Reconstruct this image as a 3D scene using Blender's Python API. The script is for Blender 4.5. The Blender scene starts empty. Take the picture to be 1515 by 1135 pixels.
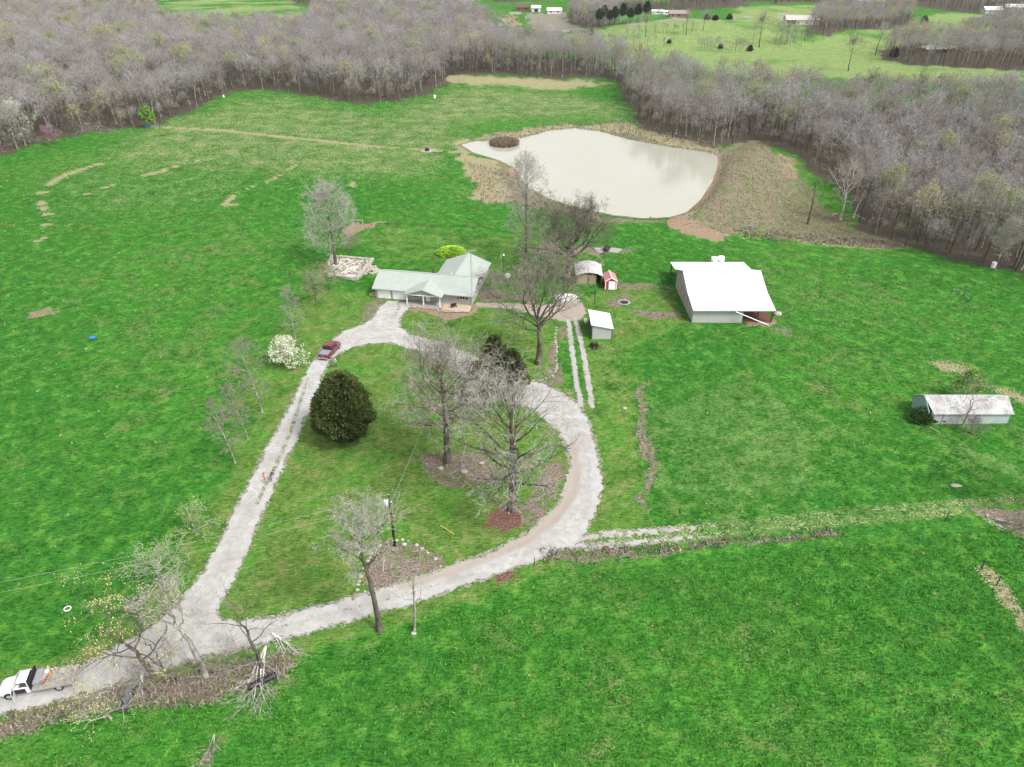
import bpy, math, random
import numpy as np
from mathutils import Vector, Matrix
C = bpy.context.scene.collection
RNG = random.Random(7)
PI = math.pi
R = math.radians

# ---------------------------------------------------------------- camera model
F = 1089.0; PITCH = R(32); HC = 66.0
def ray(px, py):
    x = (px-757.5)/F; y = -(py-567.5)/F
    return (x, math.cos(PITCH)+y*math.sin(PITCH), -math.sin(PITCH)+y*math.cos(PITCH))
def GZ(px, py, z=0.0):
    d = ray(px, py); t = (z-HC)/d[2]
    return (d[0]*t, d[1]*t)
cam_data = bpy.data.cameras.new('camera'); cam = bpy.data.objects.new('camera', cam_data); C.objects.link(cam)
cam.location = (0, 0, HC); cam.rotation_euler = (PI/2-PITCH, 0, 0)
cam_data.sensor_width = 36; cam_data.lens = F/1515*36; cam_data.clip_start = 0.5; cam_data.clip_end = 20000
bpy.context.scene.camera = cam

# ---------------------------------------------------------------- light
sc = bpy.context.scene
w = bpy.data.worlds.new('World'); sc.world = w; w.use_nodes = True
wn = w.node_tree; bg = wn.nodes['Background']
sky = wn.nodes.new('ShaderNodeTexSky'); sky.sky_type = 'NISHITA'; sky.sun_disc = False
SUN_EL, SUN_AZ = R(50), R(128)
sky.sun_elevation = SUN_EL; sky.sun_rotation = SUN_AZ; sky.air_density = 1.5; sky.dust_density = 4.0
hs = wn.nodes.new('ShaderNodeHueSaturation'); hs.inputs['Saturation'].default_value = 0.08
wn.links.new(sky.outputs[0], hs.inputs['Color']); wn.links.new(hs.outputs[0], bg.inputs[0])
bg.inputs[1].default_value = 0.12
sl = bpy.data.lights.new('sun', 'SUN'); sl.energy = 1.5; sl.angle = R(10); sl.color = (1, .96, .90)
so = bpy.data.objects.new('sun', sl); C.objects.link(so)
sd = Vector((math.sin(SUN_AZ)*math.cos(SUN_EL), math.cos(SUN_AZ)*math.cos(SUN_EL), math.sin(SUN_EL)))
so.rotation_euler = sd.to_track_quat('Z', 'Y').to_euler(); so.location = sd*300
vs = sc.view_settings
sc.display_settings.display_device = 'sRGB'
vs.view_transform = 'Standard'; vs.look = 'None'; vs.gamma = 1; vs.exposure = 1.08; vs.use_curve_mapping = False
sc.cycles.use_denoising = True; sc.cycles.denoising_prefilter = 'NONE'; sc.cycles.use_adaptive_sampling = False; sc.cycles.volume_bounces = 0; sc.cycles.max_bounces = 5; sc.cycles.diffuse_bounces = 3; sc.cycles.glossy_bounces = 2
sc.cycles.transparent_max_bounces = 4; sc.cycles.caustics_reflective = False; sc.cycles.caustics_refractive = False

# ---------------------------------------------------------------- sdf helpers
def seg_d2(X, Y, a, b):
    ax, ay = a; bx, by = b
    dx, dy = bx-ax, by-ay; L = dx*dx+dy*dy+1e-12
    t = np.clip(((X-ax)*dx+(Y-ay)*dy)/L, 0, 1)
    return (X-ax-t*dx)**2+(Y-ay-t*dy)**2
def sd_poly(X, Y, P):
    d = np.full(X.shape, 1e18); ins = np.zeros(X.shape, bool)
    n = len(P)
    for i in range(n):
        a, b = P[i], P[(i+1) % n]
        d = np.minimum(d, seg_d2(X, Y, a, b))
        if a[1] != b[1]:
            c = ((a[1] > Y) != (b[1] > Y)) & (X < (b[0]-a[0])*(Y-a[1])/(b[1]-a[1])+a[0])
            ins ^= c
    d = np.sqrt(d); return np.where(ins, -d, d)
def sd_line(X, Y, P):
    d = np.full(X.shape, 1e18)
    for i in range(len(P)-1): d = np.minimum(d, seg_d2(X, Y, P[i], P[i+1]))
    return np.sqrt(d)
def sm(x, a, b):
    t = np.clip((x-a)/(b-a), 0, 1); return t*t*(3-2*t)

# ---------------------------------------------------------------- terrain height
ZW = -0.6
POND_PX = [(683,215),(700,210),(730,208),(770,205),(790,200),(815,193),(850,190),(885,194),(930,207),(985,217),(1035,224),(1060,229),(1061,245),(1052,270),(1036,295),(1015,314),(990,321),(950,322),(910,318),(860,308),(812,293),(780,275),(768,256),(762,248),(740,237),(700,225)]
POND = [GZ(x, y, ZW) for x, y in POND_PX]
ISL = GZ(746, 213, ZW)
DAM = [GZ(*p) for p in [(1122,214),(1112,225),(1096,245),(1080,270),(1062,292),(1040,310),(1012,325)]]
def gau(X, Y, px, py, amp, sx, sy):
    c = GZ(px, py); return amp*np.exp(-((X-c[0])/sx)**2-((Y-c[1])/sy)**2)
def hgt(X, Y):
    X = np.asarray(X, float); Y = np.asarray(Y, float)
    D = np.hypot(X, Y)
    h = 0.25*np.sin(X/19+1.3)*np.sin(Y/23+.5)+0.12*np.sin(X/7.3+Y/11)
    h = h*sm(D, 60, 160)+0.05*np.sin(X/5.1+.4)*np.sin(Y/6.3)
    dp = sd_poly(X, Y, POND)
    near = 1-sm(dp, 3, 22); h = h*(1-near)
    h = np.where(dp < 6, np.where(dp < 0, ZW+np.maximum(dp*0.35, -1.8), ZW+(0-ZW)*sm(dp, 0, 4.5))+h*sm(dp, 0, 6), h)
    di = np.hypot(X-ISL[0], (Y-ISL[1])*0.9)
    h = np.maximum(h, np.where(di < 12, ZW+0.75-(di/5.2)**2*.75, -99))
    dd = sd_line(X, Y, DAM); h = h+1.1*np.exp(-(dd/5.0)**2)*sm(dp, 0, 4)
    out = sm(dp, 6, 26)
    h = h+out*(gau(X, Y, 1190, 275, -3.6, 22, 28)+gau(X, Y, 1330, 300, -3.5, 45, 30)+gau(X, Y, 1500, 250, -5, 70, 60))
    far = sm(D, 230, 420)
    h = h+far*(gau(X, Y, 790, 116, 2.2, 70, 22)+gau(X, Y, 120, 120, 3.5, 150, 80))
    h = h+sm(D, 380, 560)*(gau(X, Y, 1060, 52, 6.0, 75, 60)+gau(X, Y, 1240, 62, 5.5, 100, 38)+gau(X, Y, 940, 50, 4.5, 60, 55)
        +gau(X, Y, 1100, 14, 5, 160, 70)+gau(X, Y, 1430, 35, 5, 120, 70)+gau(X, Y, 350, 18, 4, 200, 80)+gau(X, Y, 1140, 74, -3, 50, 14))
    h = h+sm(D, 800, 2200)*(14+16*np.sin(X/410+1)*np.cos(Y/380)+8*np.sin(X/170+Y/210))
    return h
def hz(x, y): return float(hgt(np.array([x]), np.array([y]))[0])
def G(px, py):
    d = ray(px, py); t = 30.0; dt = 3.0
    ts = np.arange(30, 3500, 2.0)
    X = d[0]*ts; Y = d[1]*ts; Z = HC+d[2]*ts
    below = Z < hgt(X, Y)
    k = int(np.argmax(below)) if below.any() else len(ts)-1
    a, b = ts[max(k-1, 0)], ts[k]
    for _ in range(14):
        m = (a+b)/2
        if HC+d[2]*m < hz(d[0]*m, d[1]*m): b = m
        else: a = m
    return (d[0]*b, d[1]*b)
def P3(px, py, dz=0.0):
    x, y = G(px, py); return Vector((x, y, hz(x, y)+dz))
def scale_at(px, py):       # pixels per metre there
    x, y = G(px, py); return F/(y*math.cos(PITCH)+(HC-hz(x, y))*math.sin(PITCH))

# ---------------------------------------------------------------- tagging, linking
def tag(o, label=None, cat=None, group=None, kind=None):
    if label: o['label'] = label
    if cat: o['category'] = cat
    if group: o['group'] = group
    if kind: o['kind'] = kind
    return o
def empty(name, loc=(0,0,0), rz=0.0, label=None, cat=None, group=None):
    o = bpy.data.objects.new(name, None); C.objects.link(o); o.location = loc; o.rotation_euler = (0,0,rz)
    o.empty_display_size = .3
    return tag(o, label, cat, group)
def link(name, me, mats=None, parent=None):
    o = bpy.data.objects.new(name, me); C.objects.link(o)
    if mats is not None:
        me.materials.clear()
        for m in (mats if isinstance(mats, (list, tuple)) else [mats]): me.materials.append(m)
    if parent: o.parent = parent
    return o
def np_mesh(name, V, Fq, smooth=False):
    """V (n,3), Fq (m,k) k = 3 or 4"""
    V = np.asarray(V, np.float32); Fq = np.asarray(Fq, np.int32)
    me = bpy.data.meshes.new(name); k = Fq.shape[1]; m = Fq.shape[0]
    me.vertices.add(len(V)); me.vertices.foreach_set('co', V.ravel())
    me.loops.add(m*k); me.loops.foreach_set('vertex_index', Fq.ravel())
    me.polygons.add(m)
    me.polygons.foreach_set('loop_start', np.arange(0, m*k, k, dtype=np.int32))
    me.polygons.foreach_set('loop_total', np.full(m, k, np.int32))
    if smooth: me.polygons.foreach_set('use_smooth', np.ones(m, bool))
    me.update(calc_edges=True)
    return me
class MB:
    def __init__(s): s.v = []; s.f = []; s.m = []; s.mi = 0
    def add(s, vs, fs):
        b = len(s.v); s.v += [tuple(v) for v in vs]
        for f in fs: s.f.append(tuple(i+b for i in f)); s.m.append(s.mi)
        return s
    def box(s, x0, x1, y0, y1, z0, z1, M=None):
        vs = [Vector((x,y,z)) for z in (z0,z1) for x,y in ((x0,y0),(x1,y0),(x1,y1),(x0,y1))]
        if M is not None: vs = [M @ v for v in vs]
        return s.add(vs, [(3,2,1,0),(4,5,6,7),(0,1,5,4),(1,2,6,5),(2,3,7,6),(3,0,4,7)])
    def cyl(s, p, q, r0, r1=None, n=8, caps=True):
        p = Vector(p); q = Vector(q); r1 = r0 if r1 is None else r1
        d = (q-p).normalized(); a = d.orthogonal().normalized(); b = d.cross(a)
        vs = [p+r0*(a*math.cos(2*PI*i/n)+b*math.sin(2*PI*i/n)) for i in range(n)]+[q+r1*(a*math.cos(2*PI*i/n)+b*math.sin(2*PI*i/n)) for i in range(n)]
        fs = [(i,(i+1)%n,n+(i+1)%n,n+i) for i in range(n)]
        if caps: fs += [tuple(range(n-1,-1,-1)), tuple(range(n,2*n))]
        return s.add(vs, fs)
    def slab(s, quad, t):
        """a roof sheet: four corner points and a thickness below it"""
        q = [Vector(c) for c in quad]; n = (q[1]-q[0]).cross(q[2]-q[0]).normalized()
        if n.z < 0: n = -n
        lo = [c-n*t for c in q]
        return s.add(q+lo, [(0,1,2,3),(7,6,5,4)]+[(i,(i+1)%4,4+(i+1)%4,4+i)[::-1] for i in range(4)])
    def poly(s, pts, y0, y1):
        """prism: profile pts (x,z) extruded along y"""
        n = len(pts); vs = [(x,y0,z) for x,z in pts]+[(x,y1,z) for x,z in pts]
        return s.add(vs, [tuple(range(n)), tuple(range(2*n-1,n-1,-1))]+[(i,n+i,n+(i+1)%n,(i+1)%n) for i in range(n)])
    def polyx(s, pts, x0, x1):
        n = len(pts); vs = [(x0,y,z) for y,z in pts]+[(x1,y,z) for y,z in pts]
        return s.add(vs, [tuple(range(n))[::-1], tuple(range(n,2*n))]+[(i,(i+1)%n,n+(i+1)%n,n+i) for i in range(n)])
    def blob(s, c, r, seed=0, n=7, sq=(1,1,.7), rough=.25):
        rg = random.Random(seed); c = Vector(c); vs = []; fs = []
        m = max(3, n//2+1)
        for j in range(1, m):
            th = PI*j/m
            for i in range(n):
                k = 1+rg.uniform(-rough, rough); ph = 2*PI*i/n
                vs.append(c+Vector((r*k*sq[0]*math.sin(th)*math.cos(ph), r*k*sq[1]*math.sin(th)*math.sin(ph), r*k*sq[2]*math.cos(th))))
        t = len(vs); vs += [c+Vector((0,0,r*sq[2])), c-Vector((0,0,r*sq[2]))]
        for j in range(m-2):
            for i in range(n): fs.append((j*n+i, (j+1)*n+i, (j+1)*n+(i+1)%n, j*n+(i+1)%n))
        for i in range(n): fs.append((t, i, (i+1)%n)); fs.append((t+1, (m-2)*n+(i+1)%n, (m-2)*n+i))
        return s.add(vs, fs)
    def build(s, name, mats, parent=None, smooth=False, bevel=0):
        me = bpy.data.meshes.new(name); me.from_pydata(s.v, [], s.f)
        o = link(name, me, mats, parent)
        me.polygons.foreach_set('material_index', s.m)
        if smooth: me.polygons.foreach_set('use_smooth', [True]*len(s.f))
        me.update()
        if bevel:
            b = o.modifiers.new('bevel', 'BEVEL'); b.width = bevel; b.segments = 2; b.limit_method = 'ANGLE'
        return o

# ---------------------------------------------------------------- material helpers
class NT:
    def __init__(s, name):
        s.mat = bpy.data.materials.new(name); s.mat.use_nodes = True; s.t = s.mat.node_tree
        s.b = s.t.nodes['Principled BSDF']
    def n(s, ty, **k):
        x = s.t.nodes.new(ty)
        for a, b in k.items(): setattr(x, a, b)
        return x
    def set(s, sock, v):
        if isinstance(v, bpy.types.NodeSocket): s.t.links.new(v, sock)
        elif isinstance(v, (tuple, list)):
            sock.default_value = (*v, 1) if len(v) == 3 and len(sock.default_value) == 4 else v
        else: sock.default_value = v
    def coord(s, kind='Object', sc=None):
        o = s.n('ShaderNodeTexCoord').outputs[kind]
        return s.maps(o, sc) if sc else o
    def pos(s): return s.n('ShaderNodeNewGeometry').outputs['Position']
    def island(s): return s.n('ShaderNodeNewGeometry').outputs['Random Per Island']
    def rnd(s): return s.n('ShaderNodeObjectInfo').outputs['Random']
    def maps(s, v, sc=(1,1,1), rot=(0,0,0), loc=(0,0,0)):
        x = s.n('ShaderNodeMapping'); s.set(x.inputs[0], v)
        x.inputs['Scale'].default_value = sc; x.inputs['Rotation'].default_value = rot; x.inputs['Location'].default_value = loc
        return x.outputs[0]
    def noise(s, scale, detail=2, rough=.5, v=None, dist=0):
        x = s.n('ShaderNodeTexNoise'); x.inputs['Scale'].default_value = scale; x.inputs['Detail'].default_value = detail
        x.inputs['Roughness'].default_value = rough; x.inputs['Distortion'].default_value = dist
        if v is not None: s.set(x.inputs['Vector'], v)
        return x.outputs['Fac']
    def vor(s, scale, v=None, out='Distance'):
        x = s.n('ShaderNodeTexVoronoi'); x.inputs['Scale'].default_value = scale
        if v is not None: s.set(x.inputs['Vector'], v)
        return x.outputs[out]
    def m(s, op, a, b=0.0, c=0.0, clamp=False):
        x = s.n('ShaderNodeMath', operation=op, use_clamp=clamp)
        s.set(x.inputs[0], a); s.set(x.inputs[1], b); s.set(x.inputs[2], c); return x.outputs[0]
    def lin(s, v, a, b, lo=0.0, hi=1.0):
        x = s.n('ShaderNodeMapRange'); s.set(x.inputs[0], v)
        x.inputs[1].default_value = a; x.inputs[2].default_value = b; x.inputs[3].default_value = lo; x.inputs[4].default_value = hi
        return x.outputs[0]
    def mix(s, f, a, b):
        x = s.n('ShaderNodeMix', data_type='RGBA'); s.set(x.inputs[0], f); s.set(x.inputs[6], a); s.set(x.inputs[7], b)
        return x.outputs[2]
    def mul(s, a, b):
        x = s.n('ShaderNodeMix', data_type='RGBA', blend_type='MULTIPLY'); x.inputs[0].default_value = 1
        s.set(x.inputs[6], a); s.set(x.inputs[7], b); return x.outputs[2]
    def attr(s, name): return s.n('ShaderNodeAttribute', attribute_name=name)
    def sep(s, c): 
        x = s.n('ShaderNodeSeparateColor'); s.set(x.inputs[0], c); return x.outputs
    def done(s, col, rough=.8, bump=None, bd=.05, bs=1.0, spec=.3, metal=0.0, **k):
        s.set(s.b.inputs['Base Color'], col); s.set(s.b.inputs['Roughness'], rough)
        s.b.inputs['Specular IOR Level'].default_value = spec; s.b.inputs['Metallic'].default_value = metal
        if bump is not None:
            x = s.n('ShaderNodeBump'); x.inputs['Distance'].default_value = bd; x.inputs['Strength'].default_value = bs
            s.set(x.inputs['Height'], bump); s.t.links.new(x.outputs[0], s.b.inputs['Normal'])
        for a, v in k.items(): s.set(s.b.inputs[a.replace('_', ' ')], v)
        return s.mat
def simple(name, col, rough=.7, spec=.3, metal=0, var=.18, scale=3.0):
    t = NT(name); n = t.noise(scale, 4, .6, t.coord())
    a = tuple(c*(1-var) for c in col); b = tuple(min(1, c*(1+var)) for c in col)
    return t.done(t.mix(n, a, b), rough, n, .01, .3, spec, metal)

def build_haze():
    m = MB().box(-1500, 1500, -60, 2600, -45, 90); o = m.build('haze', None)
    t = bpy.data.materials.new('haze'); t.use_nodes = True; n = t.node_tree; n.nodes.remove(n.nodes['Principled BSDF'])
    v = n.nodes.new('ShaderNodeVolumePrincipled'); v.inputs['Color'].default_value = (.93,.95,1,1); v.inputs['Density'].default_value = HAZE; v.inputs['Anisotropy'].default_value = .2
    n.links.new(v.outputs[0], n.nodes['Material Output'].inputs['Volume']); o.data.materials.append(t); tag(o, kind='stuff')
HAZE = .00006
# ---------------------------------------------------------------- ground layout (traced footprints, on the terrain)
def GP(P): return [G(*p) for p in P]
ROAD_OUT = GP([(-140,1090),(0,1053),(60,1041),(130,1022),(200,1002),(245,987),(300,972),(350,961),(430,943),(520,916),(610,890),(700,861),(790,828),(850,803),(876,768),(888,722),(884,672),(871,625),(856,600),(830,580),(790,566),(760,560),(735,546),(700,526),(650,507),(606,495),(590,484),(592,470),(605,452),(603,447),(576,446),(562,456),(554,471),(535,481),(508,491),(480,514),(462,538),(440,580),(420,620),(392,672),(365,724),(340,775),(310,835),(285,872),(245,912),(200,943),(120,984),(60,1004),(0,1018),(-140,1050)])
LAWN = GP([(500,523),(520,513),(545,508),(580,507),(620,518),(660,541),(700,560),(735,585),(790,604),(822,632),(840,660),(846,690),(840,722),(822,754),(782,790),(735,814),(650,845),(560,874),(470,899),(400,914),(345,922),(318,916),(320,900),(335,872),(352,838),(385,762),(412,702),(440,642),(462,592),(478,552),(488,534)])
RUT = [[(841,472),(846,515),(852,560),(860,600)],[(851,470),(862,515),(869,555),(876,602)]]
RUT = [GP(r) for r in RUT]
LOW = [GP([(858,797),(905,790),(960,787),(1080,776),(1200,764),(1350,751),(1440,743),(1560,735)]), GP([(845,810),(900,806),(960,801),(1060,791),(1100,785),(1250,771),(1330,765),(1420,756)])]
SLABPATH = GP([(705,448),(760,449),(800,452),(830,447),(862,448),(866,462),(858,474),(836,476),(815,471),(790,466),(760,457),(706,453)])
def vnoise(X, Y, s, seed=0):
    """value noise, used for ragged outlines"""
    x = X*s; y = Y*s; i = np.floor(x).astype(np.int64); j = np.floor(y).astype(np.int64); fx = x-i; fy = y-j
    fx = fx*fx*(3-2*fx); fy = fy*fy*(3-2*fy)
    def hsh(a, b):
        n = (a*374761393+b*668265263+seed*69069) & 0xffffffff
        n = ((n ^ (n >> 13))*1274126177) & 0xffffffff
        return ((n ^ (n >> 16)) & 0xffff)/65535.0
    return (hsh(i,j)*(1-fx)+hsh(i+1,j)*fx)*(1-fy)+(hsh(i,j+1)*(1-fx)+hsh(i+1,j+1)*fx)*fy
def sd_road(X, Y): return np.maximum(sd_poly(X, Y, ROAD_OUT), -sd_poly(X, Y, LAWN))

# (channel, strength, soft edge metres, polygon in traced points)
# channels: 0 yard 1 straw 2 soil 3 leaf | 4 forest 5 bank 6 yellow 7 plough | 8 dark 9 gravel 10 red leaf 11 pale
LW = [(-420,420),(-60,250),(0,231),(60,210),(150,193),(230,187),(285,163),(340,138),(400,132),(460,142),(530,154),(600,149),(640,138),(652,127),(662,116),(690,110),(740,109),(830,117),(900,117),(925,112),(880,90),(760,82),(740,75),(735,58),(700,25),(640,5),(560,-12),(470,-10),(462,50),(440,56),(400,52),(340,58),(280,50),(252,55),(225,20),(238,-8),(0,-15),(-500,0)]
RW = [(905,117),(925,150),(945,180),(975,199),(1060,218),(1115,209),(1160,220),(1196,248),(1240,272),(1262,310),(1272,340),(1310,356),(1380,378),(1450,393),(1515,408),(1750,470),(2100,300),(2100,160),(1515,165),(1300,158),(1230,163),(1100,152),(1000,135),(940,115),(905,105)]
FW = [[(1300,88),(1345,97),(1500,104),(1900,130),(1900,30),(1480,38),(1440,52),(1405,66),(1350,62),(1310,72)],
      [(1195,49),(1230,54),(1340,40),(1352,30),(1330,16),(1250,14),(1205,24)],
      [(842,24),(838,32),(860,43),(895,40),(912,32),(915,22),(985,14),(1000,4),(850,2)],
      [(995,17),(1050,14),(1100,11),(1105,3),(1240,5),(1290,-3),(1340,8),(1440,20),(1515,20),(1900,30),(1900,-60),(300,-60),(262,2),(300,-6),(360,-10),(420,-8),(436,6),(700,-10),(735,3),(850,-2),(990,-4)]]
ISLP = None
PATCH = [
 (0,1.0,1.0,[(500,523),(580,507),(660,541),(790,604),(846,690),(822,754),(735,814),(560,874),(345,922),(318,916),(352,838),(412,702),(462,592)]),
 (0,.75,2.5,[(592,460),(700,455),(800,475),(835,480),(835,560),(760,556),(700,526),(625,498),(592,480)]),
 (0,.7,2.5,[(340,690),(290,760),(230,850),(170,930),(245,912),(310,835),(365,724),(420,620),(462,538),(510,491),(556,468),(552,445),(520,430),(480,420),(450,430),(420,480),(360,580)]),
 (0,.75,3,[(862,440),(900,415),(1000,425),(1026,480),(960,500),(925,530),(940,600),(962,780),(890,795),(888,700),(876,600),(866,500)]),
 (0,.5,3,[(560,330),(640,345),(760,350),(800,400),(720,440),(660,380),(560,400),(540,360)]),
 (1,.30,14,[(230,180),(400,138),(520,160),(700,175),(690,225),(640,262),(430,262),(130,240)]),
 (1,.16,14,[(60,250),(300,215),(480,235),(330,300),(100,330)]),
 (1,.8,5,[(640,112),(690,111),(760,114),(880,121),(900,126),(820,134),(740,126),(660,122)]),
 (1,.33,14,[(690,122),(920,150),(945,180),(800,175),(620,185),(560,170)]),
 (1,.9,2,[(668,210),(700,204),(760,196),(830,182),(870,184),(935,180),(975,198),(1066,216),(1068,236),(1035,226),(940,208),(885,195),(850,192),(800,197),(740,210),(700,212),(686,218),(692,228),(740,240),(762,252),(775,285),(760,300),(708,302),(690,245)]),
 (5,.85,2,[(700,213),(740,206),(800,194),(850,186),(890,191),(985,212),(1064,224),(1064,234),(1030,228),(930,210),(850,195),(800,199),(760,207),(710,213)]),
 (5,.9,2,[(735,238),(766,250),(785,285),(830,302),(910,322),(990,326),(990,330),(900,328),(820,312),(765,300),(742,262)]),
 (5,1.0,2.5,[(1064,232),(1085,212),(1125,206),(1150,228),(1165,262),(1180,300),(1150,335),(1090,345),(1015,338),(996,326),(1030,312),(1050,280)]),
 (5,.62,4,[(1150,228),(1190,260),(1262,332),(1345,366),(1300,368),(1200,358),(1090,347),(1150,320)]),(0,.8,4,[(1150,228),(1190,260),(1262,332),(1345,366),(1300,368),(1200,358),(1090,347),(1150,320)]),
 (1,.55,2,[(1180,352),(1290,352),(1352,362),(1345,370),(1260,366),(1180,358)]),
 (2,.9,1.2,[(985,322),(1010,320),(1050,338),(1090,350),(1060,355),(1020,346),(995,335)]),
 (2,.9,1,[(1160,250),(1172,246),(1182,260),(1172,268)]),
 (1,.8,2,[(1140,232),(1160,228),(1180,245),(1170,262),(1150,250)]),
 (2,.95,.8,[(762,246),(774,250),(772,262),(778,275),(768,270),(760,256)]),
 (2,1,.8,[(510,340),(528,328),(545,328),(575,330),(545,333),(525,342),(505,356)]),
 (2,.6,.8,[(40,460),(75,455),(85,464),(60,472),(42,469)]),
 (1,.8,.6,[(509,274),(515,270),(524,276),(514,279)]),
 (1,.6,1.5,[(1380,540),(1420,532),(1450,545),(1470,575),(1515,610),(1515,590),(1460,560),(1400,552)]),
 (3,1.0,.8,[(626,690),(640,672),(665,668),(720,678),(752,690),(745,712),(700,725),(665,720),(640,710)]),
 (3,1.0,.5,[(528,868),(540,830),(562,806),(590,797),(622,806),(652,830),(648,840),(600,856),(560,868)]),
 (3,.9,.9,[(806,690),(838,684),(840,712),(825,745),(790,778),(760,792),(755,770),(790,745)]),
 (10,1,.5,[(722,768),(742,757),(768,770),(768,790),(742,802),(725,792)]),
 (10,.8,.5,[(735,848),(770,838),(775,850),(745,862)]),
 (3,.75,.8,[(934,572),(948,562),(958,600),(966,680),(968,760),(960,768),(948,700),(938,630)]),
 (3,.85,1.2,[(150,1035),(230,1010),(330,982),(420,960),(440,975),(432,1000),(380,1025),(300,1045),(220,1055),(170,1055)]),
 (3,.72,1.2,[(-30,1065),(60,1045),(150,1026),(230,1008),(210,1030),(120,1065),(60,1085),(-30,1100)]),
 (3,.65,.9,[(795,812),(850,812),(1000,805),(1100,797),(1235,782),(1250,790),(1100,806),(1000,815),(900,826),(800,832)]),
 (3,.8,.8,[(282,1140),(300,1095),(315,1095),(305,1140)]),
 (3,.95,.6,[(822,482),(832,480),(834,530),(836,560),(820,574),(782,577),(775,566),(810,556),(822,524)]),
 (3,1,.8,[(708,434),(740,430),(790,440),(785,450),(745,447),(708,446)]),
 (3,.85,.8,[(902,412),(925,418),(965,418),(975,424),(930,428),(903,425)]),
 (3,.75,1.5,[(930,460),(1000,455),(1015,470),(960,475)]),
 (3,.8,.8,[(908,441),(925,435),(940,444),(925,456),(905,450)]),
 (3,.65,1,[(795,362),(870,360),(935,368),(935,374),(860,378),(800,372)]),
 (2,.8,.7,[(883,372),(891,372),(888,398),(882,398)]),
 (2,.8,1,[(596,452),(655,458),(700,452),(705,456),(690,466),(660,468),(600,460)]),
 (3,.7,1.2,[(553,434),(560,448),(576,450),(560,468),(535,478),(540,455)]),
 (3,.8,1.2,[(1440,755),(1515,742),(1600,750),(1600,800),(1515,790),(1480,775)]),
 (9,.6,.6,[(1452,765),(1476,770),(1492,783),(1470,778)]),
 (3,.7,1,[(1145,480),(1165,488),(1175,500),(1160,498)]),
 (2,1,.6,[(1098,468),(1120,465),(1150,470),(1148,484),(1100,482)]),
 (3,.75,.8,[(992,418),(1002,422),(1000,432),(985,428)]),
 (11,.75,3,[(1380,640),(1515,690),(1515,720),(1420,690)]),
 (11,.6,4,[(960,600),(1100,560),(1250,640),(1200,740),(1000,760)]),
 (6,.42,5,[(1000,620),(1200,650),(1260,740),(1020,770)]),
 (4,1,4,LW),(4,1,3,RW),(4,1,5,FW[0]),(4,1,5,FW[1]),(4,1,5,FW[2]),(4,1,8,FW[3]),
 (6,1,10,[(850,50),(1010,28),(1190,40),(1200,60),(1340,42),(1400,18),(1515,30),(1515,120),(1300,120),(1100,115),(960,90),(880,75)]),
 (6,.8,10,[(1000,30),(1110,10),(1240,8),(1200,45),(1010,48)]),(6,.6,12,[(240,30),(450,30),(450,0),(240,0)]),
 (7,1,3,[(775,20),(838,18),(872,42),(845,46),(790,44)]),(2,.8,2,[(744,20),(757,22),(775,44),(758,46)]),
 (9,.9,1.5,[(735,20),(741,20),(754,46),(746,46)]),
 (1,.8,1.2,[(1020,338),(1060,345),(1090,352),(1150,352),(1060,352),(1010,345)]),
]
LINES = [ # channel, strength, half width m, points
 (1,.9,1.0,[(245,189),(330,193),(420,203),(500,211),(565,218)]),(1,.75,.7,[(565,218),(615,220),(680,226)]),
 (1,1,.9,[(618,221),(642,222)]),(8,.7,.7,[(500,196),(560,200),(620,203),(670,207)]),
 (8,.6,.7,[(560,330),(640,334),(720,336),(760,345)]),(8,.7,.5,[(690,230),(700,262),(712,300)]),
 (8,.4,2.0,[(1440,880),(1480,930),(1515,985),(1560,1040)]),(8,.35,3,[(880,850),(1100,900),(1200,960)]),
 (11,.6,.8,[(960,640),(1000,760)]),(1,.7,.9,[(1460,845),(1480,870),(1500,900),(1530,935)]),
 (1,1,.75,[(153,241),(135,246),(122,250)]),(1,1,1.0,[(120,251),(98,258),(90,262)]),(1,1,.9,[(86,264),(72,274)]),
 (1,1,.9,[(58,285),(68,284)]),(1,1,.8,[(60,298),(64,302)]),(1,1,.8,[(63,307),(65,310)]),(1,1,.9,[(64,318),(74,317)]),(1,1,.6,[(66,332),(76,332)]),(1,1,.6,[(55,357),(64,353)]),
 (1,1,1.0,[(213,259),(228,256),(243,252)]),(1,1,.6,[(125,287),(137,285)]),(1,.9,.5,[(152,278),(174,272)]),(1,1,.5,[(256,247),(275,243)]),(1,.9,.4,[(288,238),(303,238)]),
 (1,1,.7,[(332,303),(350,303)]),(1,1,.7,[(334,300),(345,290)]),(1,1,.4,[(364,279),(380,274)]),(1,.9,.4,[(393,270),(418,258)]),(1,1,.4,[(425,252),(438,244)]),
 (1,.8,.5,[(225,228),(242,227)]),(2,.9,.8,[(1064,228),(1064,248),(1055,275),(1040,300)]),(2,.7,1.0,[(1036,302),(1018,318),(1000,326)]),
 (9,1.4,1.6,[(738,46),(800,45),(845,46),(905,40),(960,33),(1010,29)]),(9,1.3,1.4,[(755,20),(800,18),(835,18)]),
 (9,1.4,1.9,[(985,30),(1060,29),(1110,25),(1155,21),(1200,19),(1235,19)]),(9,1.4,3,[(1157,26),(1166,30)]),(9,.9,2,[(980,18),(996,24),(1008,29)]),
 (9,.9,2,[(985,18),(970,17)]),
]
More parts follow.
